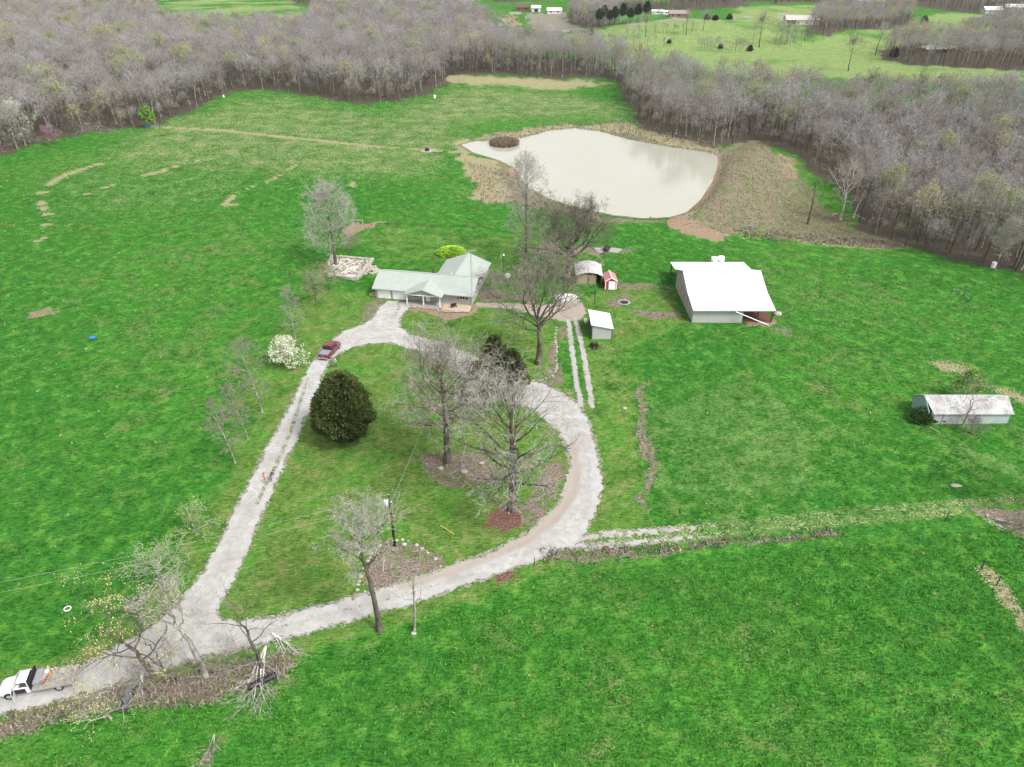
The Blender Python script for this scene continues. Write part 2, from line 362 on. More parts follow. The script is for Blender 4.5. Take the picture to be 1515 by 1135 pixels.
def chan_field(X, Y):
    A = np.zeros((12, X.size), np.float32); X0, Y0 = X, Y; D = np.hypot(X, Y); am = .7+D*.006
    X = X0+am*((vnoise(X0,Y0,.55,21)-.5)*1.4+(vnoise(X0,Y0,.17,22)-.5)*2.2); Y = Y0+am*((vnoise(X0,Y0,.5,23)-.5)*1.4+(vnoise(X0,Y0,.16,24)-.5)*2.4)
    for ch, st, soft, P in PATCH:
        W = np.array(GP(P)); lo = W.min(0)-soft*1.5; hi = W.max(0)+soft*1.5
        idx = np.nonzero((X > lo[0]) & (X < hi[0]) & (Y > lo[1]) & (Y < hi[1]))[0]
        if not len(idx): continue
        d = sd_poly(X[idx], Y[idx], [tuple(p) for p in W])
        A[ch, idx] = np.maximum(A[ch, idx], st*(1-sm(d, -soft, soft)))
    X = X0+(vnoise(X0,Y0,.6,25)-.5)*.8; Y = Y0+(vnoise(X0,Y0,.5,26)-.5)*.9
    for ch, st, hw, P in LINES:
        W = np.array(GP(P)); lo = W.min(0)-hw*3; hi = W.max(0)+hw*3
        idx = np.nonzero((X > lo[0]) & (X < hi[0]) & (Y > lo[1]) & (Y < hi[1]))[0]
        if not len(idx): continue
        d = sd_line(X[idx], Y[idx], [tuple(p) for p in W])
        A[ch, idx] = np.maximum(A[ch, idx], st*(1-sm(d, hw*.5, hw*1.8)))
    X, Y = X0, Y0
    # ground close to the pond is bare mud, the island carries brown reeds
    dp = sd_poly(X, Y, POND); A[5] = np.maximum(A[5], (1-sm(dp, .6, 2.2))*.95)
    A[2] = np.maximum(A[2], (1-sm(dp, -.2, .9))*.7)
    dr = sd_road(X, Y); A[9] = np.maximum(A[9], .62*(1-sm(dr, 0, 1.1)))
    for r in RUT: A[9] = np.maximum(A[9], .7*(1-sm(sd_line(X, Y, r), .2, .9)))
    for r in LOW: A[9] = np.maximum(A[9], .62*(1-sm(sd_line(X, Y, r), .25, .9))*(1-.75*sm(X, 14, 34))); 
    for r in LOW: A[11] = np.maximum(A[11], .85*(1-sm(sd_line(X, Y, r), .4, 1.5))); A[1] = np.maximum(A[1], (.5-.24*sm(X, 14, 34))*(1-sm(sd_line(X, Y, r), .3, 1.3)))
    A[9] = np.maximum(A[9], .9*(1-sm(sd_poly(X, Y, SLABPATH), -.4, .5)))
    A[0] = np.maximum(A[0], .9*(1-sm(dr, 0.5, 4.5)))
    return A

# ---------------------------------------------------------------- the ground, one sheet to the horizon
def build_ground():
    fine = np.arange(-52, 52.01, .16); th = np.concatenate([np.arange(-180, -52, 4.), fine, np.arange(56, 180, 4.)])
    phi = np.concatenate([np.array([89.5, 84, 78, 72, 68, 65, 62.5]), np.arange(61.5, 4.0, -.1), np.arange(4.0, .9, -.16), [.8, .65, .5, .4]])
    r = HC/np.tan(np.radians(phi)); T = np.radians(th)
    X = (r[:, None]*np.sin(T)[None]).ravel(); Y = (r[:, None]*np.cos(T)[None]).ravel()
    Z = hgt(X, Y); n, k = len(r), len(th)
    i = np.arange(n-1)[:, None]; j = np.arange(k)[None]; jn = (j+1) % k
    Fq = np.stack([i*k+j, i*k+jn, (i+1)*k+jn, (i+1)*k+j], -1).reshape(-1, 4)[:, ::-1]
    me = np_mesh('ground', np.stack([X, Y, Z], 1), Fq, True)
    A = chan_field(X, Y)
    for q in range(3):
        a = me.color_attributes.new('mask%d' % q, 'FLOAT_COLOR', 'POINT')
        a.data.foreach_set('color', np.ascontiguousarray(A[q*4:q*4+4].T).ravel())
    t = NT('pasture')
    p = t.pos()
    flat = t.maps(p, (1,1,.2))
    nb = t.lin(t.noise(.022, 3, .55, flat), .32, .68); nm = t.lin(t.noise(.16, 3, .6, flat), .32, .68); nf0 = t.noise(1.1, 4, .65, flat); nf = t.lin(nf0, .3, .7)
    st = t.maps(p, (.5,1.5,1), (0,0,.5)); ns0 = t.noise(2.2, 3, .65, st); ns = t.lin(ns0, .3, .7)
    n2 = t.lin(t.noise(.42, 3, .62, t.maps(p, (1,1,1), (0,0,1), (40,9,0))), .32, .68)
    n3 = t.lin(t.noise(4.2, 2, .65, t.maps(p, (1,1,1), (0,0,.3), (11,5,0))), .3, .7); nt = n3
    tone = t.m('ADD', t.m('ADD', t.m('MULTIPLY', ns, .26), t.m('MULTIPLY', n2, .17)), t.m('ADD', t.m('MULTIPLY', n3, .22), t.m('ADD', t.m('MULTIPLY', nf, .22), t.m('MULTIPLY', nm, .13))))
    tone = t.lin(tone, .29, .74)
    g = t.mix(tone, (.013,.075,.009), (.074,.255,.032))
    g = t.mix(t.lin(nm, .3, .8, 0, .75), g, t.mix(tone, (.010,.062,.009), (.046,.212,.029)))
    g = t.mix(t.lin(n2, .55, .85, 0, .75), g, t.mix(tone, (.028,.098,.012), (.125,.30,.045)))
    g = t.mix(t.lin(nb, .3, .8, 0, .55), g, t.mix(tone, (.022,.092,.010), (.094,.295,.036)))
    m0 = t.attr('mask0'); m1 = t.attr('mask1'); m2 = t.attr('mask2')
    s0 = t.sep(m0.outputs['Color']); s1 = t.sep(m1.outputs['Color']); s2 = t.sep(m2.outputs['Color'])
    def fac(a, nz, k=4.0, amp=.75):
        v = t.m('ADD', a, t.m('MULTIPLY', t.m('SUBTRACT', nz, .5), amp))
        v = t.m('MULTIPLY', t.m('SUBTRACT', v, .5), k); v = t.m('ADD', v, .5, clamp=True)
        return t.m('MULTIPLY', v, t.m('MULTIPLY', a, 6, clamp=True))
    mixn = t.m('ADD', t.m('MULTIPLY', nf, .6), t.m('MULTIPLY', n3, .4))
    spk = n3
    spk2 = t.m('ADD', t.m('MULTIPLY', n3, .55), t.m('MULTIPLY', nf, .45))
    # random tan flecks everywhere in the grass
    wd = t.m('MULTIPLY', t.lin(t.m('ADD', t.m('MULTIPLY', nb, .5), t.m('MULTIPLY', t.m('SUBTRACT', 1, nm), .5)), .50, .85), t.lin(t.m('ADD', t.m('MULTIPLY', n3, .55), t.m('MULTIPLY', n2, .45)), .48, .70))
    g = t.mix(t.m('MULTIPLY', wd, .75, clamp=True), g, t.mix(spk, (.07,.075,.03), (.26,.24,.13)))
    # mown yard grass
    yard = t.mix(tone, (.050,.105,.018), (.175,.285,.065))
    yard = t.mix(t.lin(nm, .4, .8, 0, .8), yard, t.mix(tone, (.030,.10,.014), (.105,.28,.04)))
    yard = t.mix(t.lin(n2, .6, .9, 0, .6), yard, t.mix(tone, (.12,.115,.045), (.25,.235,.11)))
    g = t.mix(t.m('MULTIPLY', fac(s0[0], nm, 3.0, .7), .97), g, yard)
    yel = t.mix(tone, (.13,.20,.06), (.30,.37,.15))
    g = t.mix(t.m('MULTIPLY', fac(s1[2], nb, 1.6, 1.4), .85), g, yel)
    g = t.mix(t.m('MULTIPLY', fac(s2[0], nf, 2.5), .6), g, (.012,.055,.010))
    pal = t.mix(tone, (.06,.13,.03), (.17,.27,.09))
    g = t.mix(t.m('MULTIPLY', fac(m2.outputs['Alpha'], n2, 2), .5), g, pal)
    straw = t.mix(spk, (.18,.165,.085), (.40,.36,.22))
    sf = fac(s0[1], t.m('ADD', t.m('MULTIPLY', n3, .62), t.m('ADD', t.m('MULTIPLY', nf, .2), t.m('MULTIPLY', nm, .25))), 4.0, 1.4)
    g = t.mix(sf, g, straw)
    bank = t.mix(spk, (.105,.085,.055), (.30,.26,.185)); bank = t.mix(t.lin(n2, .45, .8, 0, .7), bank, (.10,.15,.045))
    g = t.mix(fac(s1[1], mixn, 3), g, bank)
    soil = t.mix(spk, (.18,.125,.085), (.36,.27,.20)); g = t.mix(fac(s0[2], mixn, 3.5), g, soil)
    leaf = t.mix(spk, (.085,.062,.05), (.33,.27,.225)); leaf = t.mix(t.lin(n2, .45, .8, 0, .85), leaf, t.mix(spk, (.05,.10,.018), (.16,.20,.07)))
    g = t.mix(fac(m0.outputs['Alpha'], mixn, 2.5, 1.1), g, leaf)
    red = t.mix(spk, (.075,.035,.028), (.25,.14,.11)); g = t.mix(fac(s2[2], mixn, 2.5, 1.1), g, red)
    plow = t.mix(t.noise(.5, 3, .6, t.maps(p, (3,.3,1), (0,0,.5))), (.16,.15,.12), (.27,.25,.21)); g = t.mix(fac(m1.outputs['Alpha'], nf, 4), g, plow)
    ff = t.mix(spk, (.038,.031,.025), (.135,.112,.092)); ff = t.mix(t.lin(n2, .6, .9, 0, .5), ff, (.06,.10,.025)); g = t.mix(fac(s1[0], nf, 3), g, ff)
    grav = t.mix(spk, (.17,.155,.13), (.38,.36,.34)); g = t.mix(fac(s2[1], t.m('ADD', t.m('MULTIPLY', spk2, .6), t.m('MULTIPLY', nf, .4)), 6, 1.1), g, grav)
    hb = t.m('ADD', t.m('MULTIPLY', ns0, .9), t.m('MULTIPLY', nf0, 1.1))
    mat = t.done(g, .95, hb, .45, 1.0, .05)
    tag(link('ground', me, mat), kind='structure')
build_ground()

def sheet(name, sdf, bbox, cell, lift, mat, extra=None):
    """ground-hugging sheet made of small cells wherever sdf < 0: ragged natural edges"""
    x0, x1, y0, y1 = bbox; nx = int((x1-x0)/cell); ny = int((y1-y0)/cell)
    gx = x0+cell*np.arange(nx+1); gy = y0+cell*np.arange(ny+1)
    cx, cy = np.meshgrid(gx[:-1]+cell/2, gy[:-1]+cell/2)
    keep = sdf(cx.ravel(), cy.ravel()).reshape(cx.shape) < 0
    jy, ix = np.nonzero(keep)
    q = np.stack([jy*(nx+1)+ix, jy*(nx+1)+ix+1, (jy+1)*(nx+1)+ix+1, (jy+1)*(nx+1)+ix], 1)
    u, inv = np.unique(q, return_inverse=True); q = inv.reshape(q.shape)
    X = gx[u % (nx+1)]; Y = gy[u // (nx+1)]
    rs = np.random.RandomState(3); X = X+rs.uniform(-.3, .3, X.shape)*cell; Y = Y+rs.uniform(-.3, .3, Y.shape)*cell
    me = np_mesh(name, np.stack([X, Y, hgt(X, Y)+lift], 1), q, True)
    if extra is not None:
        a = me.color_attributes.new('mask', 'FLOAT_COLOR', 'POINT'); a.data.foreach_set('color', extra(X, Y).astype(np.float32).ravel())
    return tag(link(name, me, mat), kind='structure')

t = NT('limestone_gravel'); p = t.pos()
nf = t.noise(1.1, 5, .7, p, .4); nt = t.noise(14, 3, .7, p); nm = t.noise(.22, 4, .6, p); vo = t.vor(11, p)
gcol = t.mix(t.lin(t.m('ADD', t.m('MULTIPLY', nt, .5), t.m('MULTIPLY', nf, .5)), .34, .66), (.235,.23,.22), (.49,.485,.475))
gcol = t.mix(t.lin(nm, .45, .68, 0, .7), gcol, t.mix(nt, (.20,.187,.17), (.33,.31,.285)))
am = t.attr('mask'); s = t.sep(am.outputs['Color'])
def fk(a, nz, k, amp=1.0): return t.m('ADD', t.m('MULTIPLY', t.m('SUBTRACT', t.m('ADD', a, t.m('MULTIPLY', t.m('SUBTRACT', nz, .5), amp)), .5), k), .5, clamp=True)
gcol = t.mix(t.m('MULTIPLY', fk(s[0], nf, 2.5), t.m('MULTIPLY', s[0], 4, clamp=True)), gcol, t.mix(nt, (.22,.17,.13), (.36,.31,.26)))
gcol = t.mix(t.m('MULTIPLY', fk(s[1], nf, 6, 1.5), t.m('MULTIPLY', s[1], 4, clamp=True)), gcol, t.mix(nt, (.07,.10,.04), (.22,.22,.13)))
gcol = t.mix(t.m('MULTIPLY', s[2], .25), gcol, (.44,.43,.42))
GRAVEL = t.done(gcol, .95, t.m('ADD', nt, t.m('MULTIPLY', nf, 1.2)), .06, .8, .1)
DR_MED = GP([(455,560),(430,640),(408,690),(380,745)]); MUDL = GP([(842,660),(848,700),(842,730),(820,762),(770,800),(700,828),(600,862)])
MED2 = GP([(400,932),(500,905),(600,880),(700,850)]); DRV = GP([(583,470),(590,455),(590,448)])
def road_extra(X, Y):
    a = np.zeros((X.size, 4), np.float32); a[:, 3] = 1
    a[:, 0] = (1-sm(sd_line(X, Y, MUDL), .4, 2.2))*.72
    a[:, 1] = np.maximum(.52*(1-sm(sd_line(X, Y, DR_MED), .2, .7)), .40*(1-sm(sd_line(X, Y, MED2), .1, .5)))
    a[:, 1] = np.maximum(a[:, 1], .45*(1-sm(sd_line(X, Y, DRV), .2, 1.0)))
    d = sd_road(X, Y); a[:, 1] = np.maximum(a[:, 1], .35*sm(d, -.5, .2)); a[:, 2] = sm(-d, 1.0, 2.0)*0+sm(d, -1.6, -.2)
    return a
rx = [p[0] for p in ROAD_OUT]; ry = [p[1] for p in ROAD_OUT]
def road_sdf(X, Y): return sd_road(X, Y)+(vnoise(X, Y, 1.7)-.5)*.55+(vnoise(X, Y, .4, 3)-.5)*.7+(vnoise(X, Y, 5, 5)-.5)*.3-.05
sheet('gravel_driveway', road_sdf, (min(rx)-1, max(rx)+2, min(ry)-1, max(ry)+1), .17, .02, GRAVEL, road_extra)
def rut_sdf(X, Y):
    d = np.minimum(sd_line(X, Y, RUT[0]), sd_line(X, Y, RUT[1]))-.40+(vnoise(X, Y, 2.2, 2)-.5)*.4
    return np.maximum(np.where(sd_line(X, Y, RUT[0]) < 9, d, 1), -(road_sdf(X, Y)))
def one(X, Y): a = np.zeros((X.size, 4), np.float32); a[:, 3] = 1; a[:, 0] = .35; return a
r0 = GP([(835,468),(885,606)]); sheet('gravel_track', rut_sdf, (r0[0][0]-4, r0[1][0]+4, r0[1][1]-2, r0[0][1]+2), .17, .02, GRAVEL, one)
def low_sdf(X, Y):
    d = np.minimum(sd_line(X, Y, LOW[0]), sd_line(X, Y, LOW[1])+.05)
    fade = sm(X, 12, 36)
    return np.maximum(d-.38+fade*.95+(vnoise(X, Y, 1.6, 8)-.5)*1.1+(vnoise(X, Y, 6, 9)-.5)*.35, -road_sdf(X, Y))
lx = [p for q in LOW for p in q]
sheet('field_track', low_sdf, (min(a[0] for a in lx)-1, max(a[0] for a in lx), min(a[1] for a in lx)-1, max(a[1] for a in lx)+1), .2, .02, GRAVEL, one)
def path_sdf(X, Y): return np.maximum(sd_poly(X, Y, SLABPATH)+(vnoise(X, Y, 1.5, 4)-.5)*.7, -rut_sdf(X, Y))
def pe(X, Y): a = one(X, Y); a[:, 0] = .62; return a
sheet('gravel_path', path_sdf, (-12, 18, 118, 142), .2, .02, GRAVEL, pe)

# ---------------------------------------------------------------- pond water
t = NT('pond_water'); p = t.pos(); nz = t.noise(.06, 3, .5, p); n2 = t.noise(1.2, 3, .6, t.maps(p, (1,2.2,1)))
WATER = t.done(t.mix(nz, (.32,.315,.25), (.36,.36,.31)), .07, n2, .02, .18, .5); WATER.node_tree.nodes['Principled BSDF'].inputs['IOR'].default_value = 1.85  # pale base colour stands in for part of the white sky reflection
def water(name, P, z, mat):
    c = Vector((sum(p[0] for p in P)/len(P), sum(p[1] for p in P)/len(P)))
    # outline pushed outwards so the bank, not the sheet's edge, makes the shoreline
    v = []; n = len(P)
    for i in range(n):
        a, b, e = Vector(P[i-1]), Vector(P[i]), Vector(P[(i+1) % n]); d = (e-a).normalized(); nn = Vector((d.y, -d.x))
        if sd_poly(np.array([b.x+nn.x*.5]), np.array([b.y+nn.y*.5]), P)[0] < 0: nn = -nn
        v.append((b.x+nn.x*1.2, b.y+nn.y*1.2, z))
    me = bpy.data.meshes.new(name); me.from_pydata(v, [], [tuple(range(n))]); me.update()
    return tag(link(name, me, mat), kind='structure')
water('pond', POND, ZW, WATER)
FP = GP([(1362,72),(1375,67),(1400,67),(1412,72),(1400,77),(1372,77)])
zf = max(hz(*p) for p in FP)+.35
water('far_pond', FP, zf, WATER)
# ---------------------------------------------------------------- trees
t = NT('bark_dark'); n = t.noise(2.2, 4, .7, t.coord('Object', (1,1,.3)))
BARK = t.done(t.mix(t.lin(n, .35, .65), (.045,.038,.031), (.15,.13,.11)), .95, n, .03, .6, .1)
t = NT('bark_pale'); n = t.noise(1.6, 4, .7, t.coord('Object', (1,1,.4)))
BARKP = t.done(t.mix(t.lin(n, .4, .6), (.13,.115,.10), (.36,.335,.30)), .95, n, .03, .6, .1)
t = NT('bark_white'); n = t.noise(1.3, 4, .7, t.coord('Object', (1,1,.4)))
BARKW = t.done(t.mix(t.lin(n, .4, .6), (.30,.28,.25), (.62,.60,.56)), .9, n, .03, .5, .1)
def twigmat(name, a, b, c):
    t = NT(name); r = t.rnd(); k = t.mix(r, a, b); return t.done(t.mix(t.m('MULTIPLY', t.island(), .9), k, c), .95, spec=.08)
TWIG = twigmat('twigs_forest', (.12,.108,.10), (.19,.175,.168), (.43,.405,.395))
TWIGP = twigmat('twigs_pale', (.25,.235,.205), (.25,.235,.205), (.46,.44,.40))
TWIGO = twigmat('twigs_oak', (.12,.10,.078), (.12,.10,.078), (.34,.31,.265))
def leafmat(name, a, b, c=None):
    t = NT(name); k = t.mix(t.island(), a, b)
    if c: k = t.mix(t.lin(t.noise(.5, 2, .5, t.coord()), .4, .62), k, c)
    return t.done(k, .8, spec=.15)
BUD = leafmat('buds_yellow_green', (.20,.25,.08), (.34,.38,.15))
BUDY = leafmat('buds_yellow', (.36,.34,.12), (.50,.47,.20))
BUDG = leafmat('leaves_fresh_green', (.09,.22,.03), (.24,.40,.08))
BLOOM = leafmat('blossom_white', (.42,.49,.30), (.72,.74,.60))
CEDAR = leafmat('cedar_foliage', (.030,.058,.014), (.120,.165,.045), (.062,.078,.022))
HEDGE = leafmat('hedge_leaves', (.24,.50,.04), (.55,.78,.10))
IVY = leafmat('ivy_leaves', (.03,.045,.02), (.12,.13,.07))
class TG:
    """grows one tree: thick wood in T, thin wood in K, leaves in L"""
    def __init__(s, seed):
        s.g = random.Random(seed); s.T = MB(); s.kv = []; s.kf = []; s.lv = []; s.lf = []
    def perp(s, d):
        a = d.cross(Vector((0,0,1)))
        if a.length < .05: a = Vector((1,0,0))
        a.normalize(); b = d.cross(a); th = s.g.uniform(0, 2*PI)
        return a*math.cos(th)+b*math.sin(th)
    def tube(s, pts, rs, n=6):
        v = []; f = []
        for i, p in enumerate(pts):
            d = (pts[min(i+1, len(pts)-1)]-pts[max(i-1, 0)]).normalized(); a = d.cross(Vector((.31,.95,.1))).normalized(); b = d.cross(a)
            for k in range(n):
                th = 2*PI*k/n; v.append(p+(a*math.cos(th)+b*math.sin(th))*rs[i])
        for i in range(len(pts)-1):
            for k in range(n): f.append((i*n+k, i*n+(k+1)%n, (i+1)*n+(k+1)%n, (i+1)*n+k))
        s.T.add(v, f)
    def ribbon(s, pts, w):
        d = (pts[-1]-pts[0]); a = s.perp(d.normalized() if d.length > 1e-6 else Vector((0,0,1)))*w*.5
        b0 = len(s.kv); m = len(pts)
        for i, p in enumerate(pts[:-1]):
            k = 1-.55*i/(m-1); s.kv += [p+a*k, p-a*k]
        s.kv.append(pts[-1]); s.kv.append(pts[-1]+a*.15)
        for i in range(m-1): s.kf.append((b0+2*i, b0+2*i+1, b0+2*i+3, b0+2*i+2))
    def leaf(s, p, sz):
        g = s.g; a = Vector((g.uniform(-1,1), g.uniform(-1,1), g.uniform(-1,1))).normalized(); b = s.perp(a)*sz; a = a*sz*1.3
        k = len(s.lv); s.lv += [p-a*.5, p+b*.5, p+a*.5, p-b*.5]; s.lf.append((k,k+1,k+2,k+3))
    def grow(s, p, d, L, r, lvl, st):
        g = s.g; N = (7,5,3,2)[min(lvl-1, 3)]; pts = [p.copy()]; rs = [r]; wob = st.get('wob', .18)
        up = st.get('up', .10)*(1 if lvl < 3 else .5)
        for i in range(N):
            d = (d+Vector((g.gauss(0,wob), g.gauss(0,wob), g.gauss(0,wob*.8)+up))).normalized()
            p = p+d*(L/N); pts.append(p.copy()); rs.append(r*(1-.8*(i+1)/N))
        if lvl <= st.get('tubes', 1): s.tube(pts, rs, 5 if lvl == 1 else 4)
        else: s.ribbon(pts, max(2*r, st.get('tw', .03)))
        if lvl < st['levels']:
            n = st['n'][lvl-1]; spread = st.get('spread', (38, 62))
            for k in range(n):
                s0 = .22+.78*(k+g.random())/n; x = s0*N; i = min(int(x), N-1); q = pts[i].lerp(pts[i+1], x-i)
                dd = (pts[i+1]-pts[i]).normalized(); an = R(g.uniform(*spread)); cd = dd*math.cos(an)+s.perp(dd)*math.sin(an)
                s.grow(q, cd, L*st.get('lf', .5)*(1.15-.55*s0)*g.uniform(.75,1.25), max(r*(1-.7*s0)*.5, .008), lvl+1, st)
        elif st.get('leaf'):
            for k in range(st.get('nleaf', 2)):
                if g.random() < st.get('pleaf', 1): s.leaf(pts[-1 if k % 2 else -2]+Vector((g.gauss(0,.12), g.gauss(0,.12), g.gauss(0,.12))), st['leaf']*g.uniform(.6,1.3))
    def tree(s, H, Rc, r0, st, lean=(0,0)):
        g = s.g; N = 14; p = Vector((0,0,-.4)); pts = [p]; rs = [r0*1.35]; tw = st.get('twob', .10)
        top = st.get('top', .97)
        for i in range(N):
            z = (i+1)/N; off = Vector((lean[0]*z*z*.5+lean[0]*z*.5, lean[1]*z, 0))
            q = Vector((off.x+math.sin(z*5+s.g.random())*tw*z, off.y+g.gauss(0,tw)*z, H*top*z)); pts.append(q); rs.append(r0*((1-z)**.75*.92+.08)*(1.0+.25*max(0,.12-z)*8))
        s.tube(pts, rs, 8); f0 = st.get('f0', .3); n1 = st['n1']; prof = st.get('prof', 'oval')
        az = g.uniform(0, 6.28)
        for i in range(n1):
            tt = (i+g.uniform(.1,.9))/n1; z = f0+(top-.01-f0)*tt; x = z*N/top if False else (z/top)*N; k = min(int(x), N-1); q = pts[k+1 if k+1 < len(pts) else k].lerp(pts[min(k+2, N)], x-int(x)) if k+2 <= N else pts[N]
            if prof == 'oval': L = Rc*max(.3, math.sin(PI*(.14+.80*tt))**.7)
            elif prof == 'vase': L = Rc*(.55+.6*math.sin(PI*min(1,.15+.75*tt)))
            elif prof == 'cone': L = Rc*(1.05-.85*tt)
            else: L = Rc*(1.1-.45*tt)
            az += 2.4+g.uniform(-.4,.4); el = R(st['a0']+(st['a1']-st['a0'])*tt+g.uniform(-8,8))
            d = Vector((math.cos(az)*math.sin(el), math.sin(az)*math.sin(el), math.cos(el)))
            rb = rs[min(k+1, N)]*st.get('rl', .5)*g.uniform(.75,1.15)
            s.grow(q, d, L*1.38*g.uniform(.8,1.15), max(rb, .025), 1, st)
    def meshes(s, name):
        me = bpy.data.meshes.new(name+'_wood'); me.from_pydata([tuple(v) for v in s.T.v], [], s.T.f); me.polygons.foreach_set('use_smooth', [True]*len(s.T.f)); me.update()
        k = np_mesh(name+'_twigs', np.array([tuple(v) for v in s.kv]), np.array(s.kf))
        l = np_mesh(name+'_leaves', np.array([tuple(v) for v in s.lv]), np.array(s.lf)) if s.lf else None
        return me, k, l
ST = {
 'forest': dict(levels=4, n=(6,5,4), n1=15, f0=.34, a0=64, a1=10, up=.05, wob=.09, lf=.50, tw=.042, twob=.25, prof='wide', tubes=1, top=.70, rl=.55),
 'forest2': dict(levels=4, n=(6,6,4), n1=12, f0=.40, a0=56, a1=8, up=.06, wob=.09, lf=.50, tw=.042, twob=.4, prof='wide', tubes=1, top=.66, rl=.6),
 'oak': dict(levels=4, n=(10,8,6), n1=24, f0=.24, a0=84, a1=20, up=.08, wob=.20, lf=.52, tw=.036, twob=.2, prof='oval', tubes=2, rl=.5),
 'vaseoak': dict(levels=4, n=(12,9,7), n1=18, f0=.26, a0=74, a1=16, up=.05, wob=.18, lf=.52, tw=.036, twob=.2, prof='wide', tubes=2, rl=.72, top=.62),
 'limby': dict(levels=4, n=(10,7,5), n1=14, f0=.27, a0=80, a1=16, up=.10, wob=.22, lf=.46, tw=.032, twob=.35, prof='vase', tubes=2, rl=.62, top=.86),
 'soft': dict(levels=4, n=(10,8,6), n1=28, f0=.16, a0=78, a1=22, up=.10, wob=.16, lf=.5, tw=.036, twob=.15, prof='oval', tubes=1, rl=.42),
 'slim': dict(levels=4, n=(7,6,4), n1=22, f0=.16, a0=72, a1=26, up=.06, wob=.2, lf=.5, tw=.03, twob=.12, prof='oval', tubes=1, rl=.36),
 'bush': dict(levels=3, n=(8,6), n1=20, f0=.04, a0=75, a1=12, up=.04, wob=.22, lf=.5, tw=.03, twob=.1, prof='wide', tubes=0, rl=.5, top=.7),
 'dead': dict(levels=3, n=(5,3), n1=7, f0=.35, a0=60, a1=20, up=.04, wob=.25, lf=.45, tw=.03, twob=.3, prof='vase', tubes=1, rl=.45, top=.9),
}
def put_tree(name, label, base, H, Rc, r0, style, seed, wood=None, twig=None, leafm=None, lean=(0,0), cat='tree', group=None, rz=0, crown='crown', **over):
    st = dict(ST[style]); st.update(over); g = TG(seed); g.tree(H, Rc, r0, st, lean); w_, k_, l_ = g.meshes(name)
    x, y = base if isinstance(base, tuple) and len(base) == 3 and False else (G(*base))
    root = empty(name, (x, y, hz(x, y)), rz, label, cat, group)
    link('trunk', w_, wood or BARK, root); c = link(crown, k_, twig or TWIGO, root)
    if l_: link('leaves' if leafm is not BLOOM else 'blossom', l_, leafm or BUD, c)
    return root
def foliage(name, prof, n, sz, seed, shell=.45):
    """evergreen / hedge foliage: many small leaf sprays through the outer volume. prof(t, az) -> (z, radius)"""
    g = np.random.RandomState(seed); t = g.rand(n); az = g.rand(n)*2*PI; z, r = prof(t, az)
    rr = r*(1-shell*g.rand(n)**1.6)*(1+g.normal(0, .06, n))
    c = np.stack([rr*np.cos(az), rr*np.sin(az), z], 1)
    out = np.stack([np.cos(az), np.sin(az), .55+0*az], 1)+g.normal(0, .45, (n, 3)); out /= np.linalg.norm(out, axis=1)[:, None]
    rv = g.normal(0, 1, (n, 3)); side = np.cross(out, rv); side /= np.linalg.norm(side, axis=1)[:, None]
    s = (sz*g.uniform(.6, 1.4, n))[:, None]
    a = c-side*s*.32; b = c+side*s*.32; d = c+out*s; e = c+out*s*.35+np.cross(out, side)*s*.3; f = c+out*s*.35-np.cross(out, side)*s*.3
    V = np.concatenate([a, b, d, e, f]); i = np.arange(n)
    Fq = np.concatenate([np.stack([i, i+n, i+2*n], 1), np.stack([i+3*n, i+4*n, i+2*n], 1)])
    return np_mesh(name, V, Fq)
def lumps(az, t, k, amp, ph=0): return 1+amp*np.sin(az*k+ph+t*7)*np.sin(t*11+ph*2)+amp*.6*np.sin(az*(k*2+1)+t*17+ph)

# --- yard trees
A_LAB = 'yard trees'
put_tree('oak_tree', 'tall dark-trunked bare oak in the leaf bed inside the driveway loop', (662,683), 17.6, 6.6, .55, 'oak', 11, BARK, twigmat('twigs_a', (.15,.135,.11), (.15,.135,.11), (.40,.38,.33)), n1=28, f0=.28, top=.84, n=(10,8,6), tw=.033)
put_tree('oak_tree', 'spreading bare oak with whitish lower branches near the inner bend of the driveway', (758,755), 18.6, 7.4, .62, 'oak', 23, BARK, TWIGP, a0=94, f0=.2, n1=26, up=.05, top=.84, n=(8,7,6), tw=.03)
put_tree('oak_tree', 'bare large-limbed tree on the lawn between the house and the two-rut track', (797,538), 15.2, 8.6, .62, 'limby', 31, BARK, TWIGO, top=.68, n1=15, f0=.33, n=(11,8,6), wob=.17, a0=72)
put_tree('oak_tree', 'dark round-crowned bare tree beside the weathered open shed, in front of the pond', (840,415), 15.6, 8.6, .68, 'vaseoak', 47, BARK, twigmat('twigs_d', (.085,.07,.055), (.085,.07,.055), (.20,.175,.15)), wob=.2)
put_tree('bare_tree', 'pale slender bare tree just left of the dark round one, before the pond', (778,382), 18.0, 5.6, .36, 'soft', 55, BARK, TWIGP, prof='vase', n1=20, f0=.22)
put_tree('bare_tree', 'pale grey oval bare tree growing from the old stone foundation left of the house', (497,393), 14.8, 6.2, .34, 'soft', 61, BARK, TWIGP, f0=.13, n1=28)
put_tree('bare_tree', 'thin white-stemmed bare tree just behind the white flowering bush', (437,505), 10.2, 2.1, .15, 'slim', 71, BARKP, twigmat('twigs_g', (.19,.185,.15), (.19,.185,.15), (.36,.36,.30)))
put_tree('bare_tree', 'tallest leaning bare tree in the row on the left of the driveway', (388,610), 12.0, 2.9, .17, 'slim', 82, BARKP, TWIGO, lean=(-1.4,0))
put_tree('bare_tree', 'small white-stemmed bare tree, middle one of the row left of the driveway', (367,650), 9.0, 1.8, .12, 'slim', 83, BARKP, TWIGO, lean=(-1.2,0))
put_tree('bare_tree', 'lowest leaning pale bare tree in the row left of the driveway', (348,685), 9.8, 2.1, .13, 'slim', 84, BARKP, TWIGO, lean=(-1.5,0))
